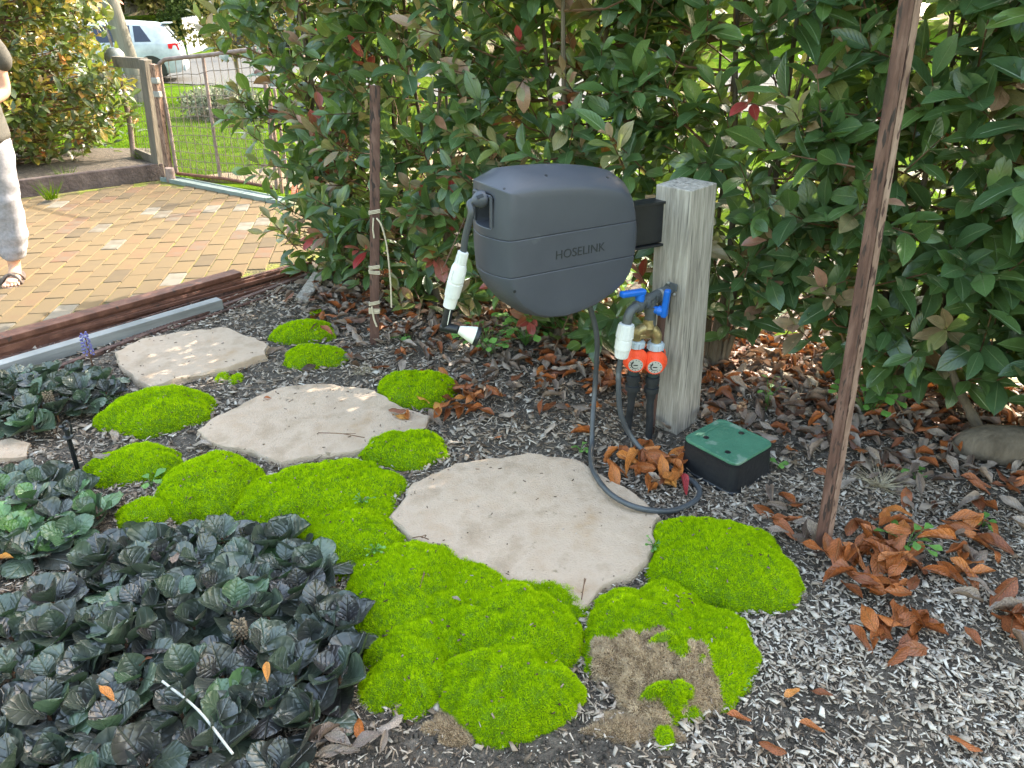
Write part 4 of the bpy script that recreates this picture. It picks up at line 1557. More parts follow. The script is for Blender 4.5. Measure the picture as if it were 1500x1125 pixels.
# ================================================================== STAKES
def profile_bar(a, b, prof, m, name, x_hint, **kw):
    a, b = Vector(a), Vector(b)
    d = (b - a).normalized()
    x = (Vector(x_hint) - d * Vector(x_hint).dot(d)).normalized()
    y = d.cross(x)
    n = len(prof)
    segs = 12
    vs, fs = [], []
    for i in range(segs + 1):
        p = a.lerp(b, i / segs)
        for (u, v) in prof:
            w = 0.0006 * noise.noise((u * 200, v * 200, i * .9))
            vs.append(p + x * (u + w) + y * (v + w))
    for i in range(segs):
        for k in range(n):
            k2 = (k + 1) % n
            fs.append((i * n + k, i * n + k2, (i + 1) * n + k2, (i + 1) * n + k))
    fs.append(tuple(range(n))[::-1])
    fs.append(tuple(segs * n + k for k in range(n)))
    return MB().add(vs, fs).build(name, m, **kw)


# right: T-section steel picket, nearly upright
sb = Vector((.935, 1.739, -.06))
st = Vector((.812, 1.739, 1.78))
rs = thing('rusty_picket', 'tall rusty steel picket standing in the bed at the right, partly peeled', 'stake', (sb.x, sb.y, 0))
xd = Vector((.9, .35, 0))
profile_bar(sb, st, [(-.030, -.004), (-.006, -.004), (-.004, -.007), (.004, -.007), (.006, -.004), (.009, -.004), (.009, .001), (.004, .001), (.004, .012), (-.004, .012), (-.004, .001), (-.03, .001)], M['rust_dark'], 'flange', xd, parent=rs, bevel=.0008, seg=1)
profile_bar(sb + xd.normalized() * .0205 - Vector((0, .001, 0)), st + xd.normalized() * .0205 - Vector((0, .001, 0)), [(-.0105, -.005), (.011, -.003), (.0115, .006), (.004, .012), (-.0105, .006)], M['rust_pale'], 'web', xd, parent=rs, bevel=.0008, seg=1)

# left: rusty flat stake with twine
lb = Vector((-.669, 3.248, -.06))
lt = Vector((-.562, 3.248, 1.165))
ls = thing('rusty_stake', 'rusty flat steel stake with twine ties in front of the hedge', 'stake', (lb.x, lb.y, 0))
profile_bar(lb, lt, [(-.022, -.003), (-.012, -.0045), (.012, -.0045), (.022, -.003), (.022, .003), (.0, .012), (-.022, .003)], M['rust_dark'], 'stake_bar', (1, 0, 0), parent=ls, bevel=.0008, seg=1)


def at_z(z):
    return lb.lerp(lt, (z + .06) / 1.225)


for z in (.165, .175, .36, .385, .64, .21):
    c = at_z(z)
    k = random.uniform(-.006, .006)
    mb = MB()
    for i in range(3):
        dz_ = i * .006
        mb.tube([c + Vector((-.025, -.006, dz_ - k)), c + Vector((0, -.0085, dz_)), c + Vector((.025, -.006, dz_ + k)), c + Vector((.024, .008, dz_ + k)), c + Vector((0, .016, dz_)), c + Vector((-.024, .008, dz_ - k)), c + Vector((-.025, -.006, dz_ - k))], .0022, 6)
    mb.build('twine_tie', M['twine'], ls, smooth='auto')
c = at_z(.62)
pts = smooth_curve([c + Vector((.01, -.012, 0)), c + Vector((.03, -.02, -.03)), c + Vector((.046, -.018, -.12)), c + Vector((.05, -.015, -.28)), c + Vector((.046, -.02, -.42))], 6)
MB().tube(pts, .0038, 6).build('loose_twine', M['twine'], ls, smooth='auto')
c = at_z(.2)
MB().tube([c + Vector((-.012, -.01, 0)), c + Vector((-.006, -.014, -.06)), c + Vector((.004, -.012, -.1))], .0045, 6).build('loose_twine', M['twine'], ls, smooth='auto')
c = at_z(.62)
MB().tube([c + Vector((-.004, -.01, 0)), c + Vector((-.01, -.016, -.05)), c + Vector((-.008, -.014, -.09))], .0035, 6).build('loose_twine', M['twine'], ls, smooth='auto')

# ================================================================== STEEL AND TIMBER LENGTHS ALONG THE DRIVE
def lay(name, p0, p1, z0, prof, m, label, cat, grp='steel and timber lengths along the drive'):
    a = Vector((p0.x, p0.y, z0))
    b = Vector((p1.x, p1.y, z0))
    d = (b - a).normalized()
    a = a - d * 1.1
    o = profile_bar(a, b, [(u, -v) for u, v in prof], m, name, (d.y, -d.x, 0), origin=(b.x, b.y, 0), bevel=.002, seg=1)
    return tag(o, label, cat, grp)


# lipped channel, uppermost: profile in (across towards the bed, down is -y of profile)
def chan(w, h, t=.006):
    # u: across, v: up (profile_bar's y = d x x points down when x is to the right of d, so heights are negated)
    P_ = [(0, h), (w, h), (w, h * .62), (w - t * 2, h * .62), (w - t * 2, h * .45), (w, h * .45), (w, 0), (0, 0)]
    return [(u, v) for u, v in P_]


def flipv(P_, d):
    return P_


p0, p1 = G(0, 487, .1), G(342, 394, .1)
o = lay('steel_channel', p0, p1, 0.03, chan(.085, .07), M['rust'], 'broad rusty steel channel on top of the pile along the drive', 'steel beam')
p0, p1 = G(40, 505, .05), G(384, 401, .05)
o = lay('steel_channel', p0, p1, 0.005, [(-.05, .0), (.055, .0), (.055, .028), (.045, .028), (.045, .01), (-.05, .01)], M['rust_dark'], 'rusty steel angle lying under the broad channel', 'steel beam')
p0, p1 = G(110, 478, .03), G(446, 384, .03)
o = lay('steel_channel', p0, p1, 0.0, [(0, 0), (.085, 0), (.085, .055), (.075, .055), (.07, .042), (0, .042)], M['rust'], 'rusty steel strip reaching farthest towards the hedge end', 'steel beam')
p0, p1 = G(140, 510, .03), G(452, 396, .03)
o = lay('steel_bar', p0, p1, 0.0, [(0, 0), (.03, 0), (.03, .02), (.0, .02)], M['rust_dark'], 'thin rusty square bar beside the grey timber end', 'steel beam')
p0, p1 = G(0, 527, .06), G(317, 435, .06)
o = lay('timber_length', p0, p1, 0.005, [(0, 0), (.06, 0), (.06, .055), (0, .055)], M['timber'], 'pale grey sawn timber length in front of the rusty steel', 'timber')
for (xa, ya, xb_, yb2, z0_, w_, lab) in ((0, 500, 428, 388, .03, .1, 'flat rusty plate under the others, reaching the hedge end'), (60, 515, 440, 399, .0, .05, 'narrow rusty angle between the flat plate and the bar')):
    p0, p1 = G(xa, ya, z0_ + .02), G(xb_, yb2, z0_ + .02)
    lay('steel_channel', p0, p1, z0_, [(0, 0), (w_, 0), (w_, .02), (w_ - .008, .02), (w_ - .008, .009), (.008, .009), (.008, .02), (0, .02)], M['rust'], lab, 'steel beam')
# ribbed reinforcing bar
a, b = G(180, 500, .012), G(455, 402, .012)
mb = MB().tube([a, b], .008, 8)
d = (b - a).normalized()
L_ = (b - a).length
for k in range(int(L_ / .018)):
    mb.lathe(a + d * (k * .018), d, [(0, .008), (.002, .0098), (.007, .0098), (.009, .008)], 8)
o = mb.build('ribbed_bar', M['rust_dark'], smooth=False)
tag(o, 'ribbed rusty reinforcing bar lying beside the steel lengths', 'steel bar', 'steel and timber lengths along the drive')
a, b = G(235, 487, .01), G(420, 425, .01)
o = MB().tube([a, b], .008, 8).build('round_bar', M['rust_dark'], smooth='auto')
tag(o, 'thin round rusty rod lying nearest the farthest stone', 'steel bar', 'steel and timber lengths along the drive')
# short grey board leaning up under the hedge end
a, b = G(442, 440, .01), G(468, 402, .07)
o = MB().beam(a, b, .07, .022, up=(0.2, -.3, 1)).build('board_offcut', M['oldwood'], bevel=.002)
tag(o, 'short weathered board offcut poking out from under the hedge', 'board')
# ================================================================== LEAF SHAPES
def leaf_template(L_, W_, nx_=2, ny_=6, shape='ellip', cup=0.15, bend=0.2, wave=0.0, seed=0, petiole=0.0):
    """y along the leaf from its stalk, x across, z up; returns verts, quads, uv"""
    vs, uv = [], []
    r_ = random.Random(seed)
    ph = r_.uniform(0, 6)
    for j in range(ny_ + 1):
        t = j / ny_
        if shape == 'spoon':
            t = 1 - (1 - t) ** 1.45
        if shape == 'ellip':
            w = math.sin(math.pi * min(1, t ** 0.92)) ** 0.8 * (1.05 - 0.1 * t)
            w = max(w, 0.04 if j in (0, ny_) else w)
            if j == ny_:
                w = 0.02
            if j == 0:
                w = .06
        elif shape == 'obov':          # wider towards the tip
            w = (math.sin(math.pi * min(1, t ** 1.25)) ** 0.75)
            if j == ny_:
                w = .02
            if j == 0:
                w = .06
        else:                           # round spoon (ajuga)
            w = .15 + .85 * (.5 - .5 * math.cos(math.pi * min(1, max(0, t - .06) / .5)))
            if t > .6:
                w = math.sqrt(max(0.004, 1 - ((t - .6) / .402) ** 2))
            if j == 0:
                w = .16
        for i in range(nx_ + 1):
            s = i / nx_ - 0.5
            x = s * W_ * w
            y = t * L_
            z = cup * abs(s) * 2 * W_ * w * (1.0 if shape != 'spoon' else (abs(s) * 2)) 
            z += -bend * L_ * t * t
            z += wave * math.sin(t * 9 + ph + (0 if s > 0 else 2.1)) * abs(s) * 2
            if shape == 'spoon':
                z += wave * 0.7 * math.sin(s * 10 + ph) * t
                y += -0.06 * L_ * (abs(s) * 2) ** 2 * t
            vs.append((x, y, z))
            uv.append((i / nx_, t))
    f = []
    for j in range(ny_):
        for i in range(nx_):
            a = j * (nx_ + 1) + i
            f.append((a, a + 1, a + nx_ + 2, a + nx_ + 1))
    return np.array(vs), np.array(f), np.array(uv)


def frames(D, NH):
    """rotation matrices with y along D and z as near NH as possible"""
    Y = D / (np.linalg.norm(D, axis=1, keepdims=True) + 1e-9)
    X = np.cross(Y, NH)
    X /= np.linalg.norm(X, axis=1, keepdims=True) + 1e-9
    Z = np.cross(X, Y)
    return np.stack([X, Y, Z], 2)


def mat4(Rm, s, p):
    m = Matrix(((Rm[0, 0], Rm[0, 1], Rm[0, 2], p[0]), (Rm[1, 0], Rm[1, 1], Rm[1, 2], p[1]), (Rm[2, 0], Rm[2, 1], Rm[2, 2], p[2]), (0, 0, 0, 1)))
    return m @ Matrix.Diagonal((s, s, s, 1))


def pick_front(P, size, most, cell=14):
    """the pieces that show largest: nearest per picture cell, inside the frame"""
    px, py, dz = project(P)
    ok = (px > -20) & (px < 1520) & (py > -20) & (py < 1145) & (dz > .2)
    key = (px // cell).astype(int) * 1000 + (py // cell).astype(int)
    best = {}
    for i in np.where(ok)[0]:
        k = key[i]
        if k not in best or dz[i] < dz[best[k]]:
            best[k] = i
    c = np.array(sorted(best.values()), dtype=int)
    if len(c) == 0:
        return c
    app = size[c] / dz[c]
    return c[np.argsort(-app)][:most]


def place_leaves(root, P, Rm, S, tint, tmpls, m, most, single='leaf', mass='foliage', cell=14):
    """singles as children of root, the rest as one mass"""
    base = np.array(root.location)
    sel = pick_front(P, S, most, cell)
    mask = np.zeros(len(P), bool)
    mask[sel] = True
    var = rng.integers(0, len(tmpls), len(P))
    meshes = []
    for (v, f, uv) in tmpls:
        me = np_mesh(single, v, f, m, uv=uv, smooth=True)
        meshes.append(me)
    for i in sel:
        o = bpy.data.objects.new(single, meshes[var[i]])
        o.parent = root
        o.matrix_basis = mat4(Rm[i], S[i], P[i] - base)
        o['tint'] = float(tint[i])
        COL.objects.link(o)
    rest = np.where(~mask)[0]
    if len(rest):
        V_, F_, T_, U_ = [], [], [], []
        b0 = 0
        for k, (v, f, uv) in enumerate(tmpls):
            r_ = rest[var[rest] == k]
            n = len(r_)
            if not n:
                continue
            vv_ = np.einsum('nij,kj->nki', Rm[r_], v) * S[r_][:, None, None] + P[r_][:, None, :] - base
            V_.append(vv_.reshape(-1, 3))
            F_.append((f[None] + (np.arange(n) * len(v))[:, None, None]).reshape(-1, 4) + b0)
            T_.append(np.repeat(tint[r_], len(v)))
            U_.append(np.tile(uv, (n, 1)))
            b0 += n * len(v)
        me = np_mesh(mass, np.concatenate(V_), np.concatenate(F_), m, tint=np.concatenate(T_), uv=np.concatenate(U_), smooth=True)
        o = link(bpy.data.objects.new(mass, me), root)
        o['kind'] = 'stuff'


PH_T = [leaf_template(1, .44, 2, 6, 'ellip', .16, .14, .012, 1), leaf_template(1, .48, 2, 6, 'obov', .12, .22, .02, 2), leaf_template(1, .40, 2, 6, 'ellip', .25, .05, .015, 3), leaf_template(1, .48, 2, 6, 'obov', .06, .3, .025, 4), leaf_template(1, .45, 2, 6, 'obov', .3, .1, .02, 5)]

# ================================================================== HEDGE SHRUBS
def shrub(name, label, x, y, z0, height, rx, ry, n_twig, leaf_len, m, most=300, seed=0, group=None, low=0.3, stems=6, trunk_r=.03, lean=(0, 0), red=0.03, bronze=.16, per=(8, 13), axis=(0.85, -.52), cat='shrub', face=None, gold=False, dens_top=1.0):
    rs_ = np.random.default_rng(seed)
    root = thing(name, label, cat, (x, y, z0), group)
    ax_ = np.array([axis[0], axis[1], 0.0])
    ay_ = np.array([-axis[1], axis[0], 0.0])
    base = Vector((x, y, z0))
    # stems
    stem_pts = []
    for k in range(stems):
        a = 2 * math.pi * k / stems + rs_.uniform(-.4, .4)
        e = np.array([x, y, z0]) + ax_ * math.cos(a) * rx * rs_.uniform(.3, .75) + ay_ * math.sin(a) * ry * rs_.uniform(.3, .7) + np.array([lean[0], lean[1], 0])
        top = z0 + height * rs_.uniform(.75, .98)
        p0 = base + Vector((math.cos(a) * trunk_r * 1.1, math.sin(a) * trunk_r * 1.1, -.05))
        mid1 = p0.lerp(Vector((e[0], e[1], top)), .3) + Vector((rs_.normal(0, .03), rs_.normal(0, .03), 0))
        mid2 = p0.lerp(Vector((e[0], e[1], top)), .65) + Vector((rs_.normal(0, .06), rs_.normal(0, .06), 0))
        pts = smooth_curve([p0, mid1, mid2, Vector((e[0], e[1], top))], 6)
        r0 = trunk_r * rs_.uniform(.35, .6)
        rr = [r0 * (1 - .82 * i / (len(pts) - 1)) for i in range(len(pts))]
        MB().tube(pts, rr, 7).build('stem', M['bark'], root, smooth='auto')
        stem_pts.append(pts)
    pts = [base + Vector((0, 0, -.08)), base + Vector((lean[0] * .1, lean[1] * .1, .03)), base + Vector((lean[0] * .25, lean[1] * .25, .14)), base + Vector((lean[0] * .4, lean[1] * .4, .3))]
    MB().tube(smooth_curve(pts, 4), [trunk_r * q for q in np.linspace(1.5, .8, 13)], 10).build('trunk', M['bark'], root, smooth='auto')
    # twig tips filling a slab-like crown, denser at its faces
    tips, dirs = [], []
    tw = MB()
    allp = [p for s in stem_pts for p in s]
    ap = np.array([tuple(p) for p in allp])
    while len(tips) < n_twig:
        h = rs_.random() ** .9
        z = z0 + low + (height - low) * h
        u = rs_.uniform(-1, 1)
        v = rs_.uniform(-1, 1)
        v = np.sign(v) * abs(v) ** .6
        wz = 1.0
        if h < .12:
            wz = .55 + h * 3.7
        if h > .9:
            wz = 1 - (h - .9) * 4
        nse = 1 + .25 * noise.noise((x + u * 2, y + v * 2, z * 2.2))
        p = np.array([x, y, 0]) + ax_ * u * rx * wz * nse + ay_ * v * ry * wz * nse + np.array([lean[0] * h, lean[1] * h, z])
        out = ax_ * u * .5 + ay_ * v * 1.0 + np.array([0, 0, .55]) + rs_.normal(0, .35, 3)
        out /= np.linalg.norm(out)
        ln = rs_.uniform(.12, .3) * (leaf_len / .1) ** .5
        a = p - out * ln
        # join to the nearest lower stem point for some of them
        tips.append(p)
        dirs.append(out)
        k = int(np.argmin(((ap - a) ** 2).sum(1) + np.where(ap[:, 2] > a[2], .15, 0)))
        q = ap[k]
        if rs_.random() < .65:
            mid = (a + q) / 2 + np.array([0, 0, -.03])
            tw.tube([Vector(q), Vector(mid), Vector(a), Vector(p)], [.005, .004, .003, .0018], 4, cap=False)
        else:
            tw.tube([Vector(a - out * .1), Vector(a), Vector(p)], [.0035, .003, .0018], 4, cap=False)
    o = tw.build('twigs', M['twig'], root)
    o['kind'] = 'stuff'
    tips, dirs = np.array(tips), np.array(dirs)
    Ps, Ds, Ns, Ss, Ts = [], [], [], [], []
    for i in range(n_twig):
        k = rs_.integers(per[0], per[1] + 1)
        d = dirs[i]
        sx = np.cross(d, [0.3, .2, 1.0])
        sx /= np.linalg.norm(sx)
        sy = np.cross(d, sx)
        kind = rs_.random()
        young = kind < bronze
        isred = kind < red
        ph = rs_.uniform(0, 6.28)
        for j in range(k):
            t = j / (k - 1)
            a = ph + j * 2.4
            rad = sx * math.cos(a) + sy * math.sin(a)
            opening = .5 + .75 * (1 - t) if not young else .35 + .7 * (1 - t)
            D = d * (1 - .35 * opening) + rad * opening + np.array([0, 0, -.22 * (1 - t)])
            Ps.append(tips[i] - d * (1 - t) * .2 * (leaf_len / .1) + rad * .004)
            Ds.append(D)
            Ns.append(d * .9 + np.array([0, 0, .5]) + rs_.normal(0, .25, 3))
            s = leaf_len * rs_.uniform(.62, 1.25) * (.75 if (young and t > .6) else 1)
            Ss.append(s)
            g = rs_.beta(2, 2) * .66
            if young and t > .35:
                g = rs_.uniform(.74, .94)
            if isred and t > .5:
                g = rs_.uniform(.95, 1)
            if rs_.random() < .012:
                g = rs_.uniform(.72, 1)
            Ts.append(g)
    P, D, Nn = np.array(Ps), np.array(Ds), np.array(Ns)
    place_leaves(root, P, frames(D, Nn), np.array(Ss), np.array(Ts), PH_T, m, most, cell=16)
    return root


HG = 'photinia hedge plants'
HEDGE = [
    (-.98, 4.22, 2.55, .46, .40, 320, .112, 'photinia plant at the open left end of the hedge, beside the drive', dict(red=.1, bronze=.4, stems=6, low=.06)),
    (-.40, 3.76, 2.65, .52, .42, 370, .115, 'photinia hedge plant behind the rusty stake with twine ties', dict(red=.09, bronze=.42, low=.05)),
    (.24, 3.32, 2.7, .52, .42, 370, .118, 'photinia hedge plant right behind the hose reel', dict(red=.08, bronze=.38, low=.08)),
    (.92, 3.02, 2.75, .56, .42, 350, .124, 'photinia hedge plant behind the top of the timber post', dict(red=.02, bronze=.26, low=.35)),
    (1.55, 2.66, 2.75, .6, .5, 410, .134, 'photinia hedge plant behind the tall rusty picket', dict(red=.015, bronze=.26, low=.25, trunk_r=.035)),
    (2.12, 2.28, 2.75, .54, .5, 370, .138, 'photinia plant with the thick pale trunk at the right edge', dict(red=.015, bronze=.2, low=.25, trunk_r=.075, stems=6)),
]
for k, (x, y, h, rx, ry, nt_, ll, lab, kw) in enumerate(HEDGE):
    shrub('photinia_shrub', lab, x, y, 0, h, rx, ry, nt_, ll, M['photinia'], 300, 100 + k, HG, **kw)
shrub('photinia_shrub', 'photinia hedge plant added unseen past the right edge to shade the bed', 2.75, 1.9, 0, 2.75, .5, .45, 300, .13, M['photinia'], 40, 120, HG, low=.4, trunk_r=.04)  # out-of-view plant, added to keep the sun off the front right of the bed

# big bush beyond the drive
shrub('garden_bush', 'large glossy bush with golden new leaves beyond the brick drive', -4.98, 7.3, .05, 2.3, 1.2, .8, 1500, .11, M['photinia_gold'], 0, 140, None, low=.12, trunk_r=.05, stems=7, bronze=.6, red=.03, axis=(.8, .6), per=(7, 11))

# thick leaning trunk base and root flare at the right edge
rt = thing('old_stump', 'pale knobbly trunk base lying half buried at the right edge', 'tree stump', (1.9, 2.3, 0))
pts = smooth_curve([G(1395, 655, .02), G(1435, 650, .05), G(1480, 655, .06), G(1560, 665, .05)], 5)
MB().tube(pts, [.03, .04, .05, .055, .06, .065, .07, .072, .074, .076, .08, .08, .085, .085, .09, .09][:len(pts)], 12).build('stump_log', M['bark'], rt, smooth='auto')
MB().tube(smooth_curve([G(1440, 640, .04), G(1420, 600, .12), G(1400, 560, .25), G(1380, 500, .42)], 5), [.02] * 5 + [.016] * 5 + [.013] * 6, 8).build('side_shoot', M['bark'], rt, smooth='auto')

# ================================================================== DARK AJUGA CLUMPS
AJ_T = [leaf_template(1, .9, 6, 8, 'spoon', .18, .02, .03, 1), leaf_template(1, .9, 6, 8, 'spoon', .28, .06, .035, 2), leaf_template(1, .84, 6, 8, 'spoon', .06, .18, .035, 3), leaf_template(1, .92, 6, 8, 'spoon', .38, -.1, .03, 4), leaf_template(1, .86, 6, 8, 'spoon', -.04, .28, .04, 5)]


def ajuga(label, pix, z_h, seed, leaf_len=.062, spacing=.078, green=0.0, most=300, group='dark bugle clumps at the left'):
    rs_ = np.random.default_rng(seed)
    poly = [G(a, b, .03) for a, b in pix]
    xs_, ys_ = [p.x for p in poly], [p.y for p in poly]
    c = (sum(xs_) / len(xs_), sum(ys_) / len(ys_))
    root = thing('bugle_clump', label, 'plant', (c[0], c[1], 0), group)
    pts = []
    tries = 0
    while tries < 9000:
        tries += 1
        p = (rs_.uniform(min(xs_), max(xs_)), rs_.uniform(min(ys_), max(ys_)))
        if not in_poly(p[0], p[1], poly):
            continue
        if all((p[0] - q[0]) ** 2 + (p[1] - q[1]) ** 2 > (spacing * rs_.uniform(.8, 1.1)) ** 2 for q in pts):
            pts.append(p)
    # dark under-mat so that no soil shows through the middle
    cx_, cy_ = c
    mat_v = [(cx_ + (p.x - cx_) * .86 - cx_, cy_ + (p.y - cy_) * .86 - cy_, .012) for p in poly]
    P, D, Nn, S, T = [], [], [], [], []
    st = MB()
    for (x, y) in pts:
        dc = math.hypot(x - c[0], y - c[1])
        edge = min(1, dc / (max(max(xs_) - c[0], max(ys_) - c[1])))
        zc = z_h * (1 - .45 * edge ** 2) * rs_.uniform(.75, 1.15)
        tilt = np.array([rs_.normal(0, .18), rs_.normal(-.1, .18), 1.0])
        tilt /= np.linalg.norm(tilt)
        st.tube([Vector((x, y, -.005)), Vector((x, y, zc * .8))], .004, 5, cap=False)
        k = int(rs_.integers(8, 11))
        ph = rs_.uniform(0, 6.28)
        big = rs_.uniform(.85, 1.15)
        gr = rs_.normal(0, .12) + green
        for j in range(k):
            t = j / (k - 1)                 # 0 outer/lowest ... 1 innermost
            a = ph + j * 2.399
            rad = np.array([math.cos(a), math.sin(a), 0])
            op = 1.05 - .66 * t
            d = rad * op + tilt * (.16 + .72 * t)
            d /= np.linalg.norm(d)
            P.append(np.array([x, y, zc * (.45 + .55 * t) - .004]) + rad * .008)
            D.append(d)
            Nn.append(tilt * 1.0 - rad * (.25 + .5 * t) + rs_.normal(0, .12, 3))
            S.append(leaf_len * big * (1.1 - .45 * t) * rs_.uniform(.85, 1.15))
            T.append(np.clip(rs_.beta(2, 2.4) * .72 + gr + (.22 if t < .18 and rs_.random() < .35 else 0), 0, 1))
    o = st.build('stalks', M['twig'], root)
    o['kind'] = 'stuff'
    place_leaves(root, np.array(P), frames(np.array(D), np.array(Nn)), np.array(S), np.array(T), AJ_T, M['ajuga'], most, cell=13)
    return root


a1 = ajuga('dark bugle clump with a purple flower spike, below the grey timber', [(-40, 580), (30, 555), (110, 545), (160, 560), (165, 582), (95, 612), (40, 632), (-40, 650)], .085, 21, .092, .1, .12)
a2 = ajuga('greener bugle clump at the left edge beside the spray stake', [(-60, 720), (0, 695), (70, 690), (130, 712), (145, 750), (120, 790), (50, 822), (-60, 835)], .07, 22, .092, .1, .26)
a3 = ajuga('biggest dark bugle clump filling the bottom left corner', [(-80, 915), (50, 880), (175, 812), (300, 790), (420, 800), (480, 850), (510, 920), (515, 990), (470, 1050), (420, 1110), (400, 1200), (-100, 1260)], .09, 23, .102, .098, .02)
# flower spike and dry seed heads
fp = G(138, 545, .03)
fs_ = thing('flower_spike', 'purple bugle flower spike rising from the clump below the timber', 'flower', (fp.x, fp.y, 0))
MB().tube([fp, fp + Vector((.004, 0, .17))], .003, 6).build('flower_stalk', M['twig'], fs_)
mb = MB()
for k in range(46):
    z = .085 + .1 * k / 46
    a = k * 2.4
    r_ = .014 * (1.1 - .5 * k / 46)
    p = fp + Vector((math.cos(a) * r_, math.sin(a) * r_, z))
    mb.lathe(p, (math.cos(a), math.sin(a), .2), [(0, .002), (.005, .005), (.009, .003)], 5)
mb.build('blossom', M['purple'], fs_)
for (x, y, z, lab) in ((352, 925, .1, 'dry brown seed head in the middle of the biggest dark clump'), (72, 585, .09, 'dry brown seed head on the clump below the timber')):
    p = G(x, y, z)
    t = thing('seed_head', lab, 'seed head', (p.x, p.y, 0))
    MB().tube([Vector((p.x, p.y, .02)), p], .003, 6).build('stalk', M['twig'], t)
    mb = MB()
    for k in range(60):
        a = k * 2.4
        q = p + Vector((math.cos(a) * .011, math.sin(a) * .011, -.02 + .05 * k / 60))
        mb.lathe(q, (math.cos(a), math.sin(a), .4), [(0, .0015), (.004, .004), (.008, .002)], 5)
    mb.build('seed_pods', M['seedhead'], t)

# ================================================================== FALLEN LEAVES
FL_T = [leaf_template(1, .38, 4, 7, 'ellip', .4, -.2, .05, 11), leaf_template(1, .40, 4, 7, 'ellip', .08, .2, .06, 12), leaf_template(1, .34, 4, 7, 'obov', .7, -.3, .05, 13), leaf_template(1, .42, 4, 7, 'ellip', -.3, .3, .06, 14), leaf_template(1, .30, 4, 7, 'ellip', 1.0, .2, .07, 15)]
FL_T = [(v - np.array([0, .5, v[:, 2].min()]), f, uv) for (v, f, uv) in FL_T]
FL_M = [np_mesh('fallen_leaf', v, f, M['fallen'], uv=uv, smooth=True) for (v, f, uv) in FL_T]


TINT_WORD = [(.12, 'dark brown'), (.28, 'dull brown'), (.42, 'pale grey'), (.55, 'dark brown'), (.68, 'rust-brown'), (.82, 'orange-brown'), (.93, 'orange'), (.975, 'golden'), (2, 'dark red')]
USED = set()
SHAPE_WORD = ['cupped', 'flat', 'folded', 'arched', 'tightly curled']


def drop(x, y, z, s, tint, label, grp=None, rz=None, tilt=.3, var=None):
    k = random.randrange(len(FL_M)) if var is None else var
    o = bpy.data.objects.new('fallen_leaf', FL_M[k])
    o.location = (x, y, z)
    o.rotation_euler = (random.gauss(0, tilt), random.gauss(0, tilt), random.uniform(0, 6.28) if rz is None else rz)
    sx = random.uniform(.85, 1.15)
    o.scale = (s * sx, s, s)
    o['tint'] = tint
    tag(o, label, 'leaf', grp)
    link(o)
    return o


def heap(n, cx, cy, rx, ry, smin, smax, tints, label, grp, zmax=.03, tilt=.35):
    for i in range(n):
        while True:
            u, v = random.gauss(0, .5), random.gauss(0, .5)
            if u * u + v * v < 1.2:
                break
        p = G(cx + u * rx, cy + v * ry)
        if any(((p.x - m_[0]) / m_[2]) ** 2 + ((p.y - m_[1]) / m_[3]) ** 2 < .9 for m_ in MOSS):
            continue
        for _ in range(40):
            t = min(1, max(0, random.choice(tints) + random.uniform(-.05, .05)))
            s = random.uniform(smin, smax)
            var = random.randrange(len(FL_M))
            hue = next(w for lim, w in TINT_WORD if t < lim)
            size = 'large' if s > smin + (smax - smin) * .6 else 'small'
            key = (label, hue, size, var, u < -.3, u > .3, v < -.25, v > .25)
            if key not in USED:
                break
        USED.add(key)
        side = ('left' if u < -.3 else 'right' if u > .3 else 'middle')
        deep = ('back' if v < -.25 else 'front' if v > .25 else '')
        pos = (deep + ' ' + side).strip()
        drop(p.x, p.y, .012 + random.random() ** 1.5 * zmax, s, t, f'{size} {hue} {SHAPE_WORD[var]} leaf, {pos} of {label}', grp, tilt=tilt, var=var)


OR = [.55, .66, .74, .8, .7, .62]
GR = [.2, .3, .36, .1, .25]
heap(46, 690, 590, 130, 40, .07, .1, OR + [.9, .3, .55], 'the drift under the reel', 'leaves in the drift under the hose reel')
heap(38, 850, 555, 110, 45, .07, .1, OR + GR, 'the litter between reel and post', 'leaves under the hedge between reel and post')
heap(30, 945, 690, 66, 32, .08, .12, OR + [.9, .85], 'the pile inside the hose loop', 'leaves inside the hose loop', .02)
heap(7, 970, 722, 40, 12, .07, .1, [.98, .8, .3, 1], 'the few at the hose loop front', 'reddish leaves at the front of the hose loop', .02)
heap(62, 1290, 830, 100, 62, .075, .105, OR, 'the heap right of the picket', 'leaves in the heap right of the tall picket', .045, .3)
heap(20, 1295, 935, 70, 42, .07, .1, OR, 'the small heap on pale mulch', 'leaves in the small heap on the pale mulch', .03)
heap(14, 1160, 770, 60, 40, .07, .1, OR + GR, 'the scatter left of the picket', 'leaves left of the picket foot')
heap(26, 1440, 800, 70, 90, .075, .11, OR + [.2, .3], 'the scatter along the right edge', 'leaves along the right edge')
heap(8, 1480, 930, 25, 60, .09, .12, [.55, .6, .3], 'the front right corner group', 'large leaves at the right edge near the front', .03)
heap(34, 1130, 600, 90, 60, .07, .1, GR + [.55, .45], 'the litter behind the valve box', 'leaves behind the green-lidded box', .03)
heap(22, 1330, 690, 110, 40, .07, .1, GR + [.5, .6], 'the litter under the right hedge', 'leaves in the shade under the right hedge', .03)
heap(8, 470, 480, 35, 16, .06, .09, [.66, .74, .8], 'those by the farthest moss', 'leaves beside the farthest moss cushion', .05)
heap(12, 455, 440, 60, 25, .06, .09, GR + [.5], 'the litter by the board offcut', 'leaves by the board offcut')
heap(12, 500, 1088, 70, 22, .05, .08, [.3, .36, .36, .2, .33], 'those below the biggest dark clump', 'pale leaves at the foot of the biggest dark clump', .02)
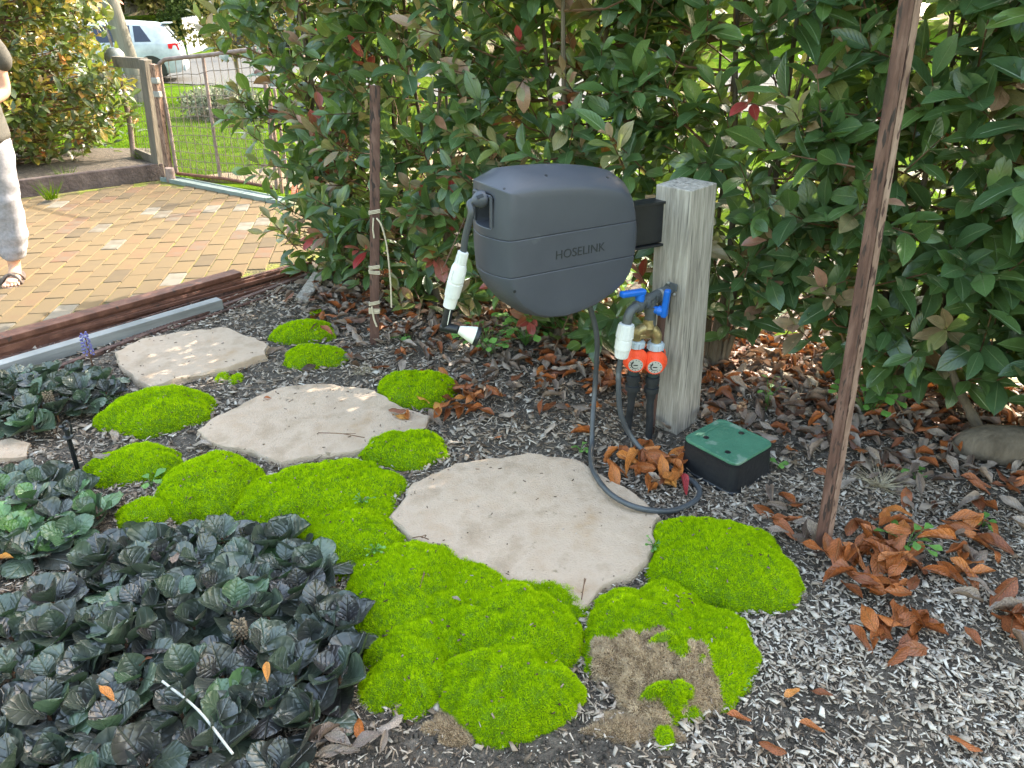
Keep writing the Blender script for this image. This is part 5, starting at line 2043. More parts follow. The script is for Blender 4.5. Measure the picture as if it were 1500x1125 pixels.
for (x, y, s, t, rz, lab) in (
        (525, 1072, .065, .78, .2, 'orange-brown leaf among pale leaves at the bottom, left of centre'),
        (1082, 1056, .055, .75, 1.4, 'small brown leaf alone on the bare soil below the dead moss'),
        (1160, 1018, .05, .9, -1.1, 'orange leaf lying on the soil, left of two on the mulch'),
        (1202, 1018, .05, .55, 1.2, 'dark brown leaf lying on the soil beside the orange one'),
        (1190, 1070, .055, .8, 1.0, 'orange leaf lying on dark soil near the bottom edge'),
        (1410, 1095, .065, .74, .6, 'brown leaf on pale mulch at the bottom right'),
        (1130, 1100, .06, .6, .9, 'dark red-brown leaf pair at the bottom edge'),
        (1424, 935, .06, .62, .2, 'brown leaf on edge on the pale mulch at right'),
        (1290, 872, .09, .76, -1.2, 'long smooth orange leaf stretched across the mulch'),
        (845, 948, .035, 1.0, .4, 'small red leaf wedged between two moss cushions'),
        (395, 622 - 34, .05, .7, 1.3, 'small brown leaf on soil behind the middle stone'),
        (848, 628, .05, .85, 1.2, 'small orange leaf alone in front of the drift'),
        (730, 643, .04, .74, 1.0, 'small brown leaf on mulch behind the biggest stone')):
    p = G(x, y, .015)
    drop(p.x, p.y, .016, s, t, lab, rz=rz, tilt=.15)
# leaves resting on plants
for (x, y, z, s, t, rz, var, lab) in (
        (392, 988, .11, .05, .93, .3, 2, 'bright orange leaf standing in the biggest dark clump'),
        (155, 1018, .1, .05, .9, 1.2, 0, 'small orange leaf on the left of the biggest dark clump'),
        (215, 972, .1, .045, .5, 1.4, 1, 'small pink-brown leaf on the biggest dark clump'),
        (258, 820, .1, .05, .42, .1, 1, 'pinkish pointed leaf at the back of the biggest dark clump'),
        (10, 822, .08, .06, .96, 1.5, 4, 'yellow leaf on the clump at the left edge'),
        (478, 486, .05, .085, .62, 1.0, 0, 'curled brown leaf lying on the farthest moss cushion'),
        (150, 672, .05, .085, .25, 1.3, 3, 'curled grey leaf draped over the moss by the spray stake'),
        (668, 878, .075, .03, .3, 1.0, 1, 'small grey leaf scrap on the moss near the biggest stone'),
        (165, 640, .015, .075, .34, .6, 1, 'pale grey leaf between two left moss cushions'),
        (295, 655, .012, .085, .37, 1.4, 1, 'tan leaf at the left tip of the middle stone'),
        (150, 755, .012, .075, .38, .9, 2, 'tan folded leaf on mulch behind the big dark clump')):
    p = G(x, y, z)
    o = drop(p.x, p.y, z, s, t, lab, rz=rz, tilt=.2, var=var)
# the mass of older litter under the hedge
n = 4600
tt_ = rng.random(n) ** .85
bx_ = -1.15 + 3.6 * tt_
by_ = 4.2 - 1.85 * tt_ + rng.normal(0, .42, n)
P = np.stack([bx_, by_, rng.uniform(.008, .03, n)], 1)
P = P[(0.38 * P[:, 0] + 0.925 * P[:, 1] < 5.0)]
n = len(P)
S = rng.uniform(.05, .095, n)
Rm = rot_z_tilt(n, .35)
tint = rng.choice([.05, .15, .25, .3, .36, .5, .6, .7, .36, .28], n) + rng.normal(0, .03, n)
hold = thing('leaf_litter', 'grey-brown layer of old leaf litter under the hedge', 'leaf litter', (0.5, 3.1, 0))
hold['kind'] = 'stuff'
place_leaves(hold, P, Rm, S, np.clip(tint, 0, 1), FL_T, M['fallen'], 0, mass='litter')
# ================================================================== SMALL PLANTS AND BITS
WD_T = [leaf_template(1, .75, 2, 4, 'spoon', .1, .15, .03, 31)]
WD_M = np_mesh('weed_leaf', WD_T[0][0], WD_T[0][1], M['weed'], uv=WD_T[0][2], smooth=True)


def weed(x, y, z, n, s, h, label, spread=.035):
    p = G(x, y, z)
    t = thing('weed', label, 'weed', (p.x, p.y, p.z - .005))
    mb = MB()
    for i in range(n):
        a = 2.4 * i + random.uniform(-.3, .3)
        rad = spread * (.35 + .65 * (i / n)) * random.uniform(.7, 1.2)
        zz = h * random.uniform(.5, 1.0)
        tip = Vector((math.cos(a) * rad, math.sin(a) * rad, zz))
        mb.tube([p + Vector((0, 0, -.005)), p + tip * .5 + Vector((0, 0, zz * .25)), p + tip], .0012, 4, cap=False)
        o = bpy.data.objects.new('leaf', WD_M)
        o.parent = t
        o.location = tip + Vector((0, 0, .005))
        o.rotation_euler = (random.uniform(-.2, .35), random.uniform(-.3, .3), a - math.pi / 2)
        q = s * random.uniform(.75, 1.2)
        o.scale = (q, q, q)
        o['tint'] = random.random()
        COL.objects.link(o)
    mb.build('stalks', M['weed'], t)['kind'] = 'stuff'


weed(1328, 800, .02, 11, .035, .05, 'largest leafy green weed in the leaf heap right of the picket', .075)
weed(850, 662, .01, 6, .025, .03, 'small clover sprig on the back edge of the biggest stone', .025)
weed(590, 500, .01, 6, .035, .035, 'small green seedling right of the rusty stake', .035)
weed(1340, 700, .01, 5, .03, .03, 'round-leaved seedling in the shade under the right hedge', .03)
weed(1440, 770, .01, 5, .03, .03, 'seedling on the mulch near the right edge', .03)
weed(1140, 685, .01, 3, .028, .03, 'seedling touching the right side of the valve box', .02)
weed(1122, 600, .01, 6, .035, .16, 'upright weed standing behind the valve box', .04)
weed(548, 808, .06, 9, .014, .015, 'clover patch on the moss near the biggest stone', .03)
weed(600, 848, .06, 7, .014, .015, 'clover sprig on the moss at the left corner of the biggest stone', .025)
weed(530, 735, .055, 9, .013, .015, 'clover patch on the moss sheet before the middle stone', .03)
weed(958, 800, .03, 8, .012, .012, 'clover at the left rim of the oval moss cushion', .03)
weed(500, 530, .01, 7, .02, .03, 'grassy weed beside the second moss cushion', .03)
weed(222, 712, .01, 4, .04, .03, 'pale green seedling between two left moss cushions', .03)
weed(1090, 1005, .01, 4, .012, .012, 'tiny seedling on the soil beside the dead moss', .015)
for k, (x, y, hh, lab) in enumerate(((770, 505, .2, 'bright green seedling clump below the left end of the reel'), (812, 492, .16, 'bright green seedling clump below the middle of the reel'), (850, 470, .24, 'taller bright green sapling shoots left of the hanging hose'), (905, 455, .24, 'backlit green shoots between the hose and the taps'), (715, 520, .14, 'leafy seedling under the spray nozzle'), (1080, 470, .2, 'backlit green shoots right of the timber post'), (1270, 610, .18, 'dense small-leaved green weed behind the tall picket'))):
    weed(x, y, .01, 26, .045, hh, lab, .16)
# dry grass tuft under the right hedge
p = G(1290, 715)
n = 170
a_ = rng.uniform(0, 6.28, n)
D_ = np.stack([np.cos(a_), np.sin(a_) * .8, rng.uniform(.15, .7, n)], 1)
me = blade_mesh('dry_blades', np.zeros((n, 3)) + rng.normal(0, .012, (n, 3)) * [1, 1, 0], D_, rng.uniform(.05, .13, n), .0025, .12, M['straw'], rng.random(n))
t = thing('dry_grass_tuft', 'straw-coloured dry grass tuft in the shade under the right hedge', 'grass tuft', (p.x, p.y, .005))
link(bpy.data.objects.new('dry_blades', me), t)['kind'] = 'stuff'
for (x, y, s, lab) in ((535, 545, .05, 'flattened dry grass patch left of the domed moss cushion'), (543, 1025, .03, 'small yellowish moss wisp by the front edge of the big clump')):
    p = G(x, y)
    n = 160
    a_ = rng.uniform(0, 6.28, n)
    D_ = np.stack([np.cos(a_), np.sin(a_), rng.uniform(.1, .8, n)], 1)
    me = blade_mesh('dry_blades', rng.normal(0, s * .5, (n, 3)) * [1, 1, 0], D_, rng.uniform(.02, .04, n), .002, .2, M['straw'], rng.random(n))
    t = thing('dry_grass_tuft', lab, 'grass tuft', (p.x, p.y, .008))
    link(bpy.data.objects.new('dry_blades', me), t)['kind'] = 'stuff'
# grass tufts growing at the kerb
for (x, y, lab) in ((100, 268, 'grass tuft growing behind the dark sleeper edging'), (75, 292, 'grass tuft growing in front of the dark sleeper edging'), (215, 240, 'grass tuft at the foot of the grey gate post')):
    p = G(x, y, .02)
    n = 60
    a_ = rng.uniform(0, 6.28, n)
    D_ = np.stack([np.cos(a_) * .7, np.sin(a_) * .7, rng.uniform(.5, 1.2, n)], 1)
    me = blade_mesh('blades', rng.normal(0, .02, (n, 3)) * [1, 1, 0], D_, rng.uniform(.1, .22, n), .008, .15, M['blades'], rng.random(n))
    t = thing('grass_tuft', lab, 'grass tuft', (p.x, p.y, p.z))
    link(bpy.data.objects.new('blades', me), t)['kind'] = 'stuff'
# white plastic strip lying on the big clump
a, b, c = G(238, 998, .115), G(290, 1040, .125), G(341, 1104, .115)
pts = smooth_curve([a, b, c], 8)
o = MB().tube(pts, .0028, 6).build('plastic_strip', M['strap'], smooth='auto')
tag(o, 'thin white plastic strip lying across the biggest dark clump', 'plastic strip')
# twigs on the stones and soil
for (x0, y0, x1, y1, z, lab) in ((466, 634, 534, 641, .056, 'thin forked twig lying on the middle stone'), (852, 878, 858, 848, .045, 'short dark twig on the tip of the biggest stone'), (604, 788, 628, 790, .042, 'dark stick at the left edge of the biggest stone'), (615, 862, 622, 840, .08, 'pale dry stalk on the moss left of the biggest stone'), (900, 880, 905, 860, .03, 'twig stub between stone and horseshoe moss')):
    a, b = G(x0, y0, z), G(x1, y1, z + .004)
    m_ = a.lerp(b, .5) + Vector((0, .006, .003))
    mb = MB().tube(smooth_curve([a, m_, b], 4), .0018, 5)
    mb.tube([m_, m_.lerp(b, .6) + Vector((0, .012, .003))], .0012, 5)
    tag(mb.build('twig', M['twig']), lab, 'twig')
# flat black irrigation stake with spray head
p = G(116, 694)
sk = thing('spray_stake', 'black plastic irrigation spray stake between the left clumps', 'sprinkler', (p.x, p.y, 0))
tp = V(100, 640, p, (0, 1))
d = (tp - p).normalized()
mb = MB()
mb.beam(p - d * .03, tp, .016, .005, up=(0, -1, .2))
mb.beam(p - d * .03, tp, .005, .016, up=(0, -1, .2))
mb.build('stake_shaft', M['black'], sk, bevel=.001)
MB().lathe(tp - d * .004, d, [(0, .016), (.004, .018), (.008, .016), (.01, .008), (.03, .0075), (.032, .01), (.036, .01)], 12).build('stake_collar', M['black'], sk, smooth='auto')
h = tp + d * .04
MB().tube(smooth_curve([tp + d * .02 + Vector((-.008, 0, 0)), h + Vector((-.006, 0, .01)), h + Vector((.01, 0, .022)), h + Vector((.02, 0, .006)), tp + d * .012 + Vector((.014, 0, 0))], 5), .0035, 6).build('spray_bridge', M['black'], sk, smooth='auto')
MB().lathe(h + Vector((-.01, 0, -.002)), (0, 0, 1), [(0, .008), (.004, .011), (.006, .011), (.008, .004)], 10).build('spray_cap', M['black'], sk, smooth='auto')

# ================================================================== GATE AND BOUNDARY FENCE
gp = G(255, 262)
gn = (UN.x, UN.y)


def GV(x, y, back=0.0):
    return V(x, y, (gp.x + UN.x * back, gp.y + UN.y * back), gn)


gate = thing('wire_gate', 'low wire mesh gate in a bent pinkish steel tube frame', 'gate', (gp.x, gp.y, 0))
tl, tr, br, bl_ = GV(236, 90), GV(374, 72), GV(406, 276), GV(259, 254)
MB().tube(smooth_curve([bl_, GV(247, 178), GV(234, 104), GV(238, 90), GV(252, 86), GV(310, 80), GV(366, 73), GV(378, 76), GV(385, 96), GV(396, 190), br], 5), .017, 10).build('frame_tube', M['galv'], gate, smooth='auto')
MB().tube([bl_, GV(330, 262), br], .015, 8).build('bottom_rail', M['rust'], gate, smooth='auto')
MB().tube([GV(297, 82), GV(308, 160), GV(322, 258)], .015, 8).build('middle_bar', M['galv'], gate, smooth='auto')
mb = MB()
for i in range(1, 13):
    t = i / 13
    a, b = tl.lerp(tr, t), bl_.lerp(br, t)
    pts = [a.lerp(b, k / 6) + Vector((random.gauss(0, .006), random.gauss(0, .006), 0)) for k in range(7)]
    mb.tube(pts, .0032, 4, cap=False)
for j in range(1, 12):
    t = (j / 12) ** .85
    a, b = tl.lerp(bl_, t), tr.lerp(br, t)
    pts = [a.lerp(b, k / 8) + Vector((0, random.gauss(0, .006), random.gauss(0, .007))) for k in range(9)]
    mb.tube(pts, .0032, 4, cap=False)
# chicken wire on the lower two thirds
for i in range(0, 46):
    for sg in (0, 1):
        pts = []
        for k in range(12):
            t = (i + (k % 2) * (1 if sg else -1) * .5) / 46
            t = min(1, max(0, t))
            w = .36 + .62 * k / 11
            a, b = tl.lerp(bl_, w), tr.lerp(br, w)
            pts.append(a.lerp(b, t) - UN * .008)
        mb.tube(pts, .0013, 3, cap=False)
o = mb.build('wire_mesh', M['wire'], gate)
o['kind'] = 'stuff'
c = GV(379, 82)
ring = [c + UT * math.cos(a) * .055 + Vector((0, 0, math.sin(a) * .14 - .06)) - UN * .02 for a in np.linspace(0, 6.28, 20)]
MB().tube(ring, .007, 6, cap=False).build('latch_ring', M['zinc'], gate, smooth='auto')
for (x, y) in ((228, 118), (231, 138)):
    MB().box(GV(x, y, -.05), (.07, .04, .05), (UT, UN, Vector((0, 0, 1)))).build('hinge', M['zinc'], gate, bevel=.006)

b0, t0 = GV(246, 266, .0), GV(216, 88, .0)
gpw = thing('gate_post', 'weathered grey timber gate post leaning left of the wire gate', 'gate post', (b0.x - .06, b0.y, 0))
o = MB().beam(GV(236, 268), GV(212, 87), .075, .085, up=(UN.x, UN.y, 0)).build('post_shaft', M['fencewood'], gpw, bevel=.005)
MB().beam(GV(212, 93, .06), GV(170, 90, .3), .07, .09).build('top_rail', M['fencewood'], gpw, bevel=.004)
gps = thing('gate_post', 'rusty steel gate post that the wire gate hangs on', 'gate post', (gp.x, gp.y, 0))
MB().beam(GV(250, 266, -.04), GV(225, 94, -.04), .055, .05, up=(UN.x, UN.y, 0)).build('post_shaft', M['rust_pale'], gps, bevel=.003)
MB().tube([GV(251, 266, -.1), GV(248, 246, -.1)], .04, 10).build('foot_sleeve', M['galv'], gps, smooth='auto')
lat = thing('latch_post', 'pair of slim pinkish latch posts at the hedge end of the gate', 'gate post', (br.x + .05, br.y, 0))
MB().tube([GV(414, 284, -.02), GV(393, 128, -.02)], .016, 8).build('post_tube', M['rust_pale'], lat, smooth='auto')
MB().tube([GV(425, 286, .1), GV(402, 130, .1)], .014, 8).build('post_tube', M['galv'], lat, smooth='auto')
# slim pipe post and mesh left of the gate
pp = thing('pipe_post', 'slim grey pipe post in front of the big bush', 'post', tuple(GV(198, 250, .35)))
pp.location.z = 0
MB().tube([GV(198, 249, .35), GV(190, 180, .35), GV(178, 118, .35)], .025, 10).build('post_tube', M['galv'], pp, smooth='auto')
wf = thing('wire_fence', 'short wire fence panel between the pipe post and gate post', 'wire fence', tuple(GV(215, 240, .25)))
mb = MB()
A, B_ = GV(178, 110, .5), GV(228, 110, .15)
C_, D_ = GV(196, 232, .5), GV(238, 232, .15)
for i in range(12):
    mb.tube([A.lerp(B_, i / 11), C_.lerp(D_, i / 11)], .002, 4, cap=False)
for i in range(12):
    mb.tube([A.lerp(C_, i / 11), B_.lerp(D_, i / 11)], .002, 4, cap=False)
mb.build('wire_mesh', M['wire'], wf)['kind'] = 'stuff'
MB().beam(GV(196, 222, .4), GV(234, 238, .2), .03, .09).build('bottom_board', M['fencewood'], wf, bevel=.003)
gl = GV(168, 82, .55)
gb = thing('globe_lamp', 'pale round globe on a stem among the leaves of the big bush', 'globe', (gl.x, gl.y, 0))
gb.location.z = gl.z
MB().lathe(gl + Vector((0, 0, -.12)), (0, 0, 1), [(0, .02), (.01, .05), (.05, .085), (.1, .1), (.15, .088), (.19, .05), (.2, .01)], 22).build('globe_shade', M['globe'], gb, smooth='auto')
MB().tube([gl + Vector((0, 0, -.12)), gl + Vector((0, 0, -.2)), GV(180, 122, .3)], .022, 8).build('stem', M['galv'], gb, smooth='auto')

# wire fence running on behind the hedge
hf = thing('wire_fence', 'long wire mesh fence running behind the photinia hedge', 'wire fence', (0, 5.6, 0))
def FP(t, z):
    p = UN * 5.3 + UT * t
    return Vector((p.x, p.y, z))
mb = MB()
for z in np.linspace(.06, 1.15, 9):
    pts = [FP(t, z + .012 * math.sin(t * 3 + z * 5)) for t in np.linspace(-4.4, 4.5, 30)]
    mb.tube(pts, .0018, 4, cap=False)
for t in np.arange(-4.4, 4.5, .15):
    mb.tube([FP(t, .06), FP(t + .01, .6), FP(t, 1.15)], .0016, 4, cap=False)
mb.build('wire_mesh', M['wire'], hf)['kind'] = 'stuff'
for t in (-4.0, -1.6, .8, 3.2):
    MB().tube([FP(t, -.1), FP(t + .02, 1.2)], .022, 8).build('fence_post', M['galv'], hf, smooth='auto')

# ================================================================== FOLIAGE MASSES
def leaf_cloud(name, m, centres, radii, n, size, root, squash=1.0, seed=0, tint_lo=0, tint_hi=1):
    rs_ = np.random.default_rng(seed)
    k = rs_.integers(0, len(centres), n)
    d = rs_.normal(size=(n, 3))
    d /= np.linalg.norm(d, axis=1, keepdims=True)
    r_ = rs_.random(n) ** .45
    P = np.array(centres)[k] + d * (np.array(radii)[k] * r_)[:, None] * [1, 1, squash]
    base = np.array(root.location)
    Rm = frames(d + rs_.normal(0, .7, (n, 3)), rs_.normal(size=(n, 3)))
    t = np.array([[-.28, 0, 0], [.28, 0, 0], [.22, .7, .06], [0, 1, 0], [-.22, .7, .06]])
    f = np.array([[0, 1, 2, 4], [4, 2, 3, 3]])
    t = np.array([[0, 0, 0], [.3, .45, .05], [0, 1, 0], [-.3, .45, .05]])
    f = np.array([[0, 1, 2, 3]])
    S = rs_.uniform(.6, 1.3, n)[:, None] * size * np.ones((1, 3))
    me = stamp(name, t, f, Rm, S, P, m, np.clip(rs_.uniform(tint_lo, tint_hi, n), 0, 1), off=base)
    o = link(bpy.data.objects.new(name, me), root)
    o['kind'] = 'stuff'
    return o


def on_terr(x, y, D):
    """ground point in the direction of (x, y) at distance D in depth"""
    d = ray(x, 50)
    X = d.x / d.y * D
    return Vector((X, D, terr(X, D)))


# lavender mound on the lawn
p = G(322, 166)
p.z = terr(p.x, p.y)
lv_ = thing('lavender_bush', 'low rounded grey-green lavender bush on the lawn', 'bush', tuple(p))
cs, rs2 = [], []
for k in range(22):
    a = random.uniform(0, 6.28)
    r_ = random.random() ** .5
    cs.append((p.x + math.cos(a) * .55 * r_, p.y + math.sin(a) * .4 * r_, p.z + .18 + .1 * (1 - r_)))
    rs2.append(.2)
leaf_cloud('foliage', M['lavender'], cs, rs2, 7000, .06, lv_, .95, 3)
n = 500
PP = np.array(cs)[rng.integers(0, len(cs), n)] - np.array(p) + rng.normal(0, .08, (n, 3))
me = blade_mesh('flower_stalks', PP, np.tile([0, 0, 1.0], (n, 1)) + rng.normal(0, .25, (n, 3)), .26, .01, .2, M['lavender'], rng.uniform(.5, 1, n))
link(bpy.data.objects.new('flower_stalks', me), lv_)['kind'] = 'stuff'

# young street tree
p = G(348, 128)
p.z = terr(p.x, p.y)
st_ = thing('street_tree', 'young sparse olive-leaved tree on the verge behind the gate', 'tree', tuple(p))
tips = []
mb = MB()
tk = smooth_curve([p + Vector((0, 0, -.1)), p + Vector((.05, 0, .8)), p + Vector((-.05, .1, 1.7)), p + Vector((.0, .1, 3.2))], 5)
mb.tube(tk, [.05 * (1 - .75 * i / (len(tk) - 1)) for i in range(len(tk))], 8)
mb.build('trunk', M['bark'], st_, smooth='auto')
for k in range(16):
    s = tk[int(5 + (k / 16) * 9)]
    a = k * 2.4
    e = s + Vector((math.cos(a) * random.uniform(.5, .95), math.sin(a) * random.uniform(.5, .95), random.uniform(.1, .7)))
    m_ = s.lerp(e, .5) + Vector((0, 0, .1))
    MB().tube(smooth_curve([s, m_, e], 4), [.018 - .0018 * i for i in range(9)], 5).build('branch', M['bark'], st_)
    for q in (.45, .7, 1.0):
        tips.append(tuple(s.lerp(e, q) + Vector((random.gauss(0, .06), random.gauss(0, .06), random.gauss(0, .06)))))
leaf_cloud('crown', M['olive'], tips, [.24] * len(tips), 3600, .09, st_, .8, 5)

# power pole behind the bush, second pole across the street
p = G(208, 130)
p.z = terr(p.x, p.y)
tt2 = Vector((p.x - 1.0, p.y, 7.5))
pole = thing('power_pole', 'thick weathered power pole behind the big bush', 'pole', tuple(p))
MB().tube([p + Vector((0, 0, -.3)), p.lerp(tt2, .5), tt2], [.16, .15, .13], 14).build('pole_shaft', M['polewood'], pole, smooth='auto')
MB().beam(tt2 + Vector((-1.1, .4, -.5)), tt2 + Vector((1.1, -.4, -.5)), .1, .12).build('cross_arm', M['polewood'], pole)
MB().tube([p + Vector((-.2, -.12, 0)), tt2 + Vector((-.16, -.1, 0))], .025, 6).build('conduit', M['galv'], pole)
p = on_terr(376, 0, 30)
pole2 = thing('power_pole', 'slim pale pole across the street beside the dark car', 'pole', tuple(p))
MB().tube([p + Vector((0, 0, -.3)), p + Vector((-.25, 0, 7))], [.16, .13], 12).build('pole_shaft', M['polewood'], pole2, smooth='auto')

# ---- cars
def car(name, label, pos, yaw, paint, grp=None):
    """hatchback, x forward; pos = middle of the car on the ground"""
    root = thing(name, label, 'car', tuple(pos), grp)
    root.rotation_euler = (0, 0, yaw)
    def build(mb, nm, m, parent, **kw):
        me = mb.mesh(nm)
        me.materials.append(m)
        o = bpy.data.objects.new(nm, me)
        link(o, parent)
        if kw.get('smooth'):
            me.shade_smooth()
            me.set_sharp_from_angle(angle=R(kw.get('ang', 45)))
        if kw.get('bevel'):
            b = o.modifiers.new('b', 'BEVEL')
            b.width = kw['bevel']
            b.segments = 2
            b.limit_method = 'ANGLE'
        return o
    # stations: x, half width low, half width belt, belt z, half width roof, roof z, sill z
    stn = [(-2.10, .70, .72, .62, .70, .64, .42), (-2.07, .80, .80, .86, .72, .90, .30), (-1.98, .84, .85, .93, .68, 1.05, .24), (-1.78, .87, .88, .95, .62, 1.34, .22), (-1.55, .88, .895, .96, .60, 1.42, .22), (-1.0, .885, .90, .955, .60, 1.46, .22), (-.4, .885, .90, .95, .61, 1.475, .22), (.2, .885, .90, .945, .60, 1.43, .22), (.65, .885, .90, .945, .62, 1.25, .22), (1.0, .885, .895, .94, .72, 1.02, .22), (1.3, .88, .88, .92, .76, .95, .22), (1.75, .85, .84, .84, .74, .87, .22), (2.02, .76, .75, .70, .66, .73, .26), (2.1, .66, .66, .55, .58, .58, .36)]
    vs, fs = [], []
    for (x, wl, wb, zb, wr, zr_, zs) in stn:
        half = [(wl * .93, zs), (wl, zs + .12), (wl + .012, (zs + zb) * .52), (wb, zb - .05), (wb - .02, zb), (wr + (wb - wr) * .12, zr_ - (zr_ - zb) * .14), (wr * .8, zr_ - .004), (0, zr_ + .012)]
        ring = [(x, w, z) for w, z in half] + [(x, -w, z) for w, z in half[-2::-1]]
        vs += ring
    m_ = 15
    for i in range(len(stn) - 1):
        for k in range(m_ - 1):
            fs.append((i * m_ + k, i * m_ + k + 1, (i + 1) * m_ + k + 1, (i + 1) * m_ + k))
        fs.append((i * m_ + m_ - 1, i * m_, (i + 1) * m_, (i + 1) * m_ + m_ - 1))
    fs.append(tuple(range(m_))[::-1])
    fs.append(tuple((len(stn) - 1) * m_ + k for k in range(m_)))
    body = build(MB().add(vs, fs), 'body', paint, root, smooth=True, ang=35)
    def side_z(x):
        for a, b in zip(stn, stn[1:]):
            if a[0] <= x <= b[0]:
                t = (x - a[0]) / (b[0] - a[0])
                return [a[k] + (b[k] - a[k]) * t for k in range(7)]
        return stn[-1]
    def glass(x0, x1, sgn, parent, slant0=0, slant1=0):
        pts_l, pts_u = [], []
        for k in range(7):
            x = x0 + (x1 - x0) * k / 6
            q = side_z(x)
            wb, zb, wr, zr_ = q[2] - .02, q[3], q[4] + (q[2] - q[4]) * .12, q[5] - (q[5] - q[3]) * .14
            lo, hi = .07, .93
            pts_l.append(Vector((x, sgn * (wb + (wr - wb) * lo + .006), zb + (zr_ - zb) * lo)))
            xx = x + (slant0 * (1 - k / 6) + slant1 * k / 6)
            q = side_z(xx)
            wb, zb, wr, zr_ = q[2] - .02, q[3], q[4] + (q[2] - q[4]) * .12, q[5] - (q[5] - q[3]) * .14
            pts_u.append(Vector((xx, sgn * (wb + (wr - wb) * hi + .006), zb + (zr_ - zb) * hi)))
        n = 7
        return build(MB().add(pts_l + pts_u, [(k, k + 1, n + k + 1, n + k) for k in range(6)]), 'side_window', M['carglass'], parent)
    for sg in (1, -1):
        glass(-.02, .72, sg, root, 0, -.28)
        glass(-.95, -.10, sg, root, .0, 0)
        glass(-1.42, -1.03, sg, root, .22, 0)
        for (xw) in (1.28, -1.32):
            w = build(MB().lathe((xw, sg * .70, .315), (0, sg, 0), [(0, .2), (.0, .3), (.03, .318), (.16, .318), (.185, .3), (.185, .21)], 28), 'tyre', M['tyre'], root, smooth=True)
            build(MB().lathe((xw, sg * .86, .315), (0, sg, 0), [(0, .21), (.02, .21), (.021, .19), (.005, .18), (.004, .01)], 24), 'rim', M['tyre'], w, smooth=True)
            mb = MB()
            for k in range(5):
                a = 2 * math.pi * k / 5 + .3
                mb.beam((xw, sg * .882, .315), (xw + math.cos(a) * .195, sg * .882, .315 + math.sin(a) * .195), .055, .012, up=(0, sg, 0))
            build(mb, 'spoke', M['alloy'], w)
            mb = MB()
            vs2, fs2 = [], []
            for k in range(17):
                a = math.pi * k / 16
                for r_ in (.33, .385):
                    vs2.append((xw + math.cos(a) * r_, sg * .893, .315 + math.sin(a) * r_))
            for k in range(16):
                fs2.append((2 * k, 2 * k + 1, 2 * k + 3, 2 * k + 2))
            arch = [(xw + math.cos(math.pi * k / 16) * .345, sg * .8965, .315 + math.sin(math.pi * k / 16) * .345) for k in range(17)] + [(xw - .345, sg * .8965, .2), (xw + .345, sg * .8965, .2)]
            build(MB().add(arch, [tuple(range(len(arch)))]), 'wheel_arch', M['black'], root)
        build(MB().box((-.78, sg * .905, .80), (.2, .03, .028)), 'door_handle', paint, root, bevel=.01)
        mbd = MB()
        for xd_ in (-.98, .02, .86):
            mbd.box((xd_, sg * .9, .62), (.008, .012, .56))
        build(mbd, 'door_seam', M['black'], root)
        build(MB().add([(-2.03, sg * .83, .78), (-1.80, sg * .885, .82), (-1.80, sg * .888, .93), (-2.0, sg * .84, .95), (-2.09, sg * .55, .80), (-2.075, sg * .55, .93), (-2.06, sg * .83, .78), (-2.03, sg * .83, .95)], [(0, 1, 2, 3), (4, 6, 7, 5), (6, 0, 3, 7)]), 'tail_light', M['taillight'], root)
        build(MB().add([(2.04, sg * .5, .62), (1.9, sg * .82, .66), (1.82, sg * .845, .78), (2.0, sg * .5, .74)], [(0, 1, 2, 3)]), 'headlight', M['globe'], root)
        build(MB().box((.72, sg * .98, .98), (.1, .16, .11)), 'wing_mirror', paint, root, bevel=.03)
    build(MB().add([(-2.05, -.62, .96), (-2.05, .62, .96), (-1.81, .56, 1.30), (-1.81, -.56, 1.30)], [(0, 1, 2, 3)]), 'rear_window', M['carglass'], root)
    build(MB().add([(.99, -.68, 1.03), (.99, .68, 1.03), (.30, .56, 1.41), (.30, -.56, 1.41)], [(0, 1, 2, 3)]), 'windscreen', M['carglass'], root)
    build(MB().box((-2.1, 0, .36), (.08, 1.5, .2)), 'rear_bumper', paint, root, bevel=.04)
    build(MB().box((-1.80, 0, 1.405), (.22, 1.12, .03)), 'roof_spoiler', paint, root, bevel=.01)
    return root


yaw = math.atan2(.38, -.925)      # heading along the street, away to the left
u_c, = (16.9,)
rear = on_terr(266, 0, 22.0)
cyaw = math.atan2(-.3, -.93)
fwd = Vector((math.cos(cyaw), math.sin(cyaw), 0))
cp = Vector((rear.x, rear.y, 0)) + fwd * 2.12
cp.z = terr(cp.x, cp.y) + .02
car('parked_car', 'white hatchback parked on the verge, only its rear showing', cp, cyaw, M['carwhite'], 'parked cars')
p = on_terr(416, 0, 33)
car('parked_car', 'dark car parked across the street behind the young tree', p, yaw + .15, M['carblack'], 'parked cars')
# bin with yellow lid
p = on_terr(222, 0, 31.5)
bn = thing('wheelie_bin', 'dark green wheelie bin with a yellow lid behind the white car', 'bin', tuple(p))
mb = MB()
mb.prism([(p.x - .25, p.y - .25), (p.x + .25, p.y - .25), (p.x + .25, p.y + .25), (p.x - .25, p.y + .25)], p.z, p.z + .98)
mb.v = [(p.x + (x - p.x) * (1.12 if z > p.z + .5 else .9), p.y + (y - p.y) * (1.12 if z > p.z + .5 else .9), z) for x, y, z in mb.v]
mb.build('bin_body', M['binbody'], bn, bevel=.03)
lidb = MB().box((p.x, p.y - .02, p.z + 1.02), (.62, .66, .07)).build('bin_lid', M['yellow'], bn, bevel=.03)

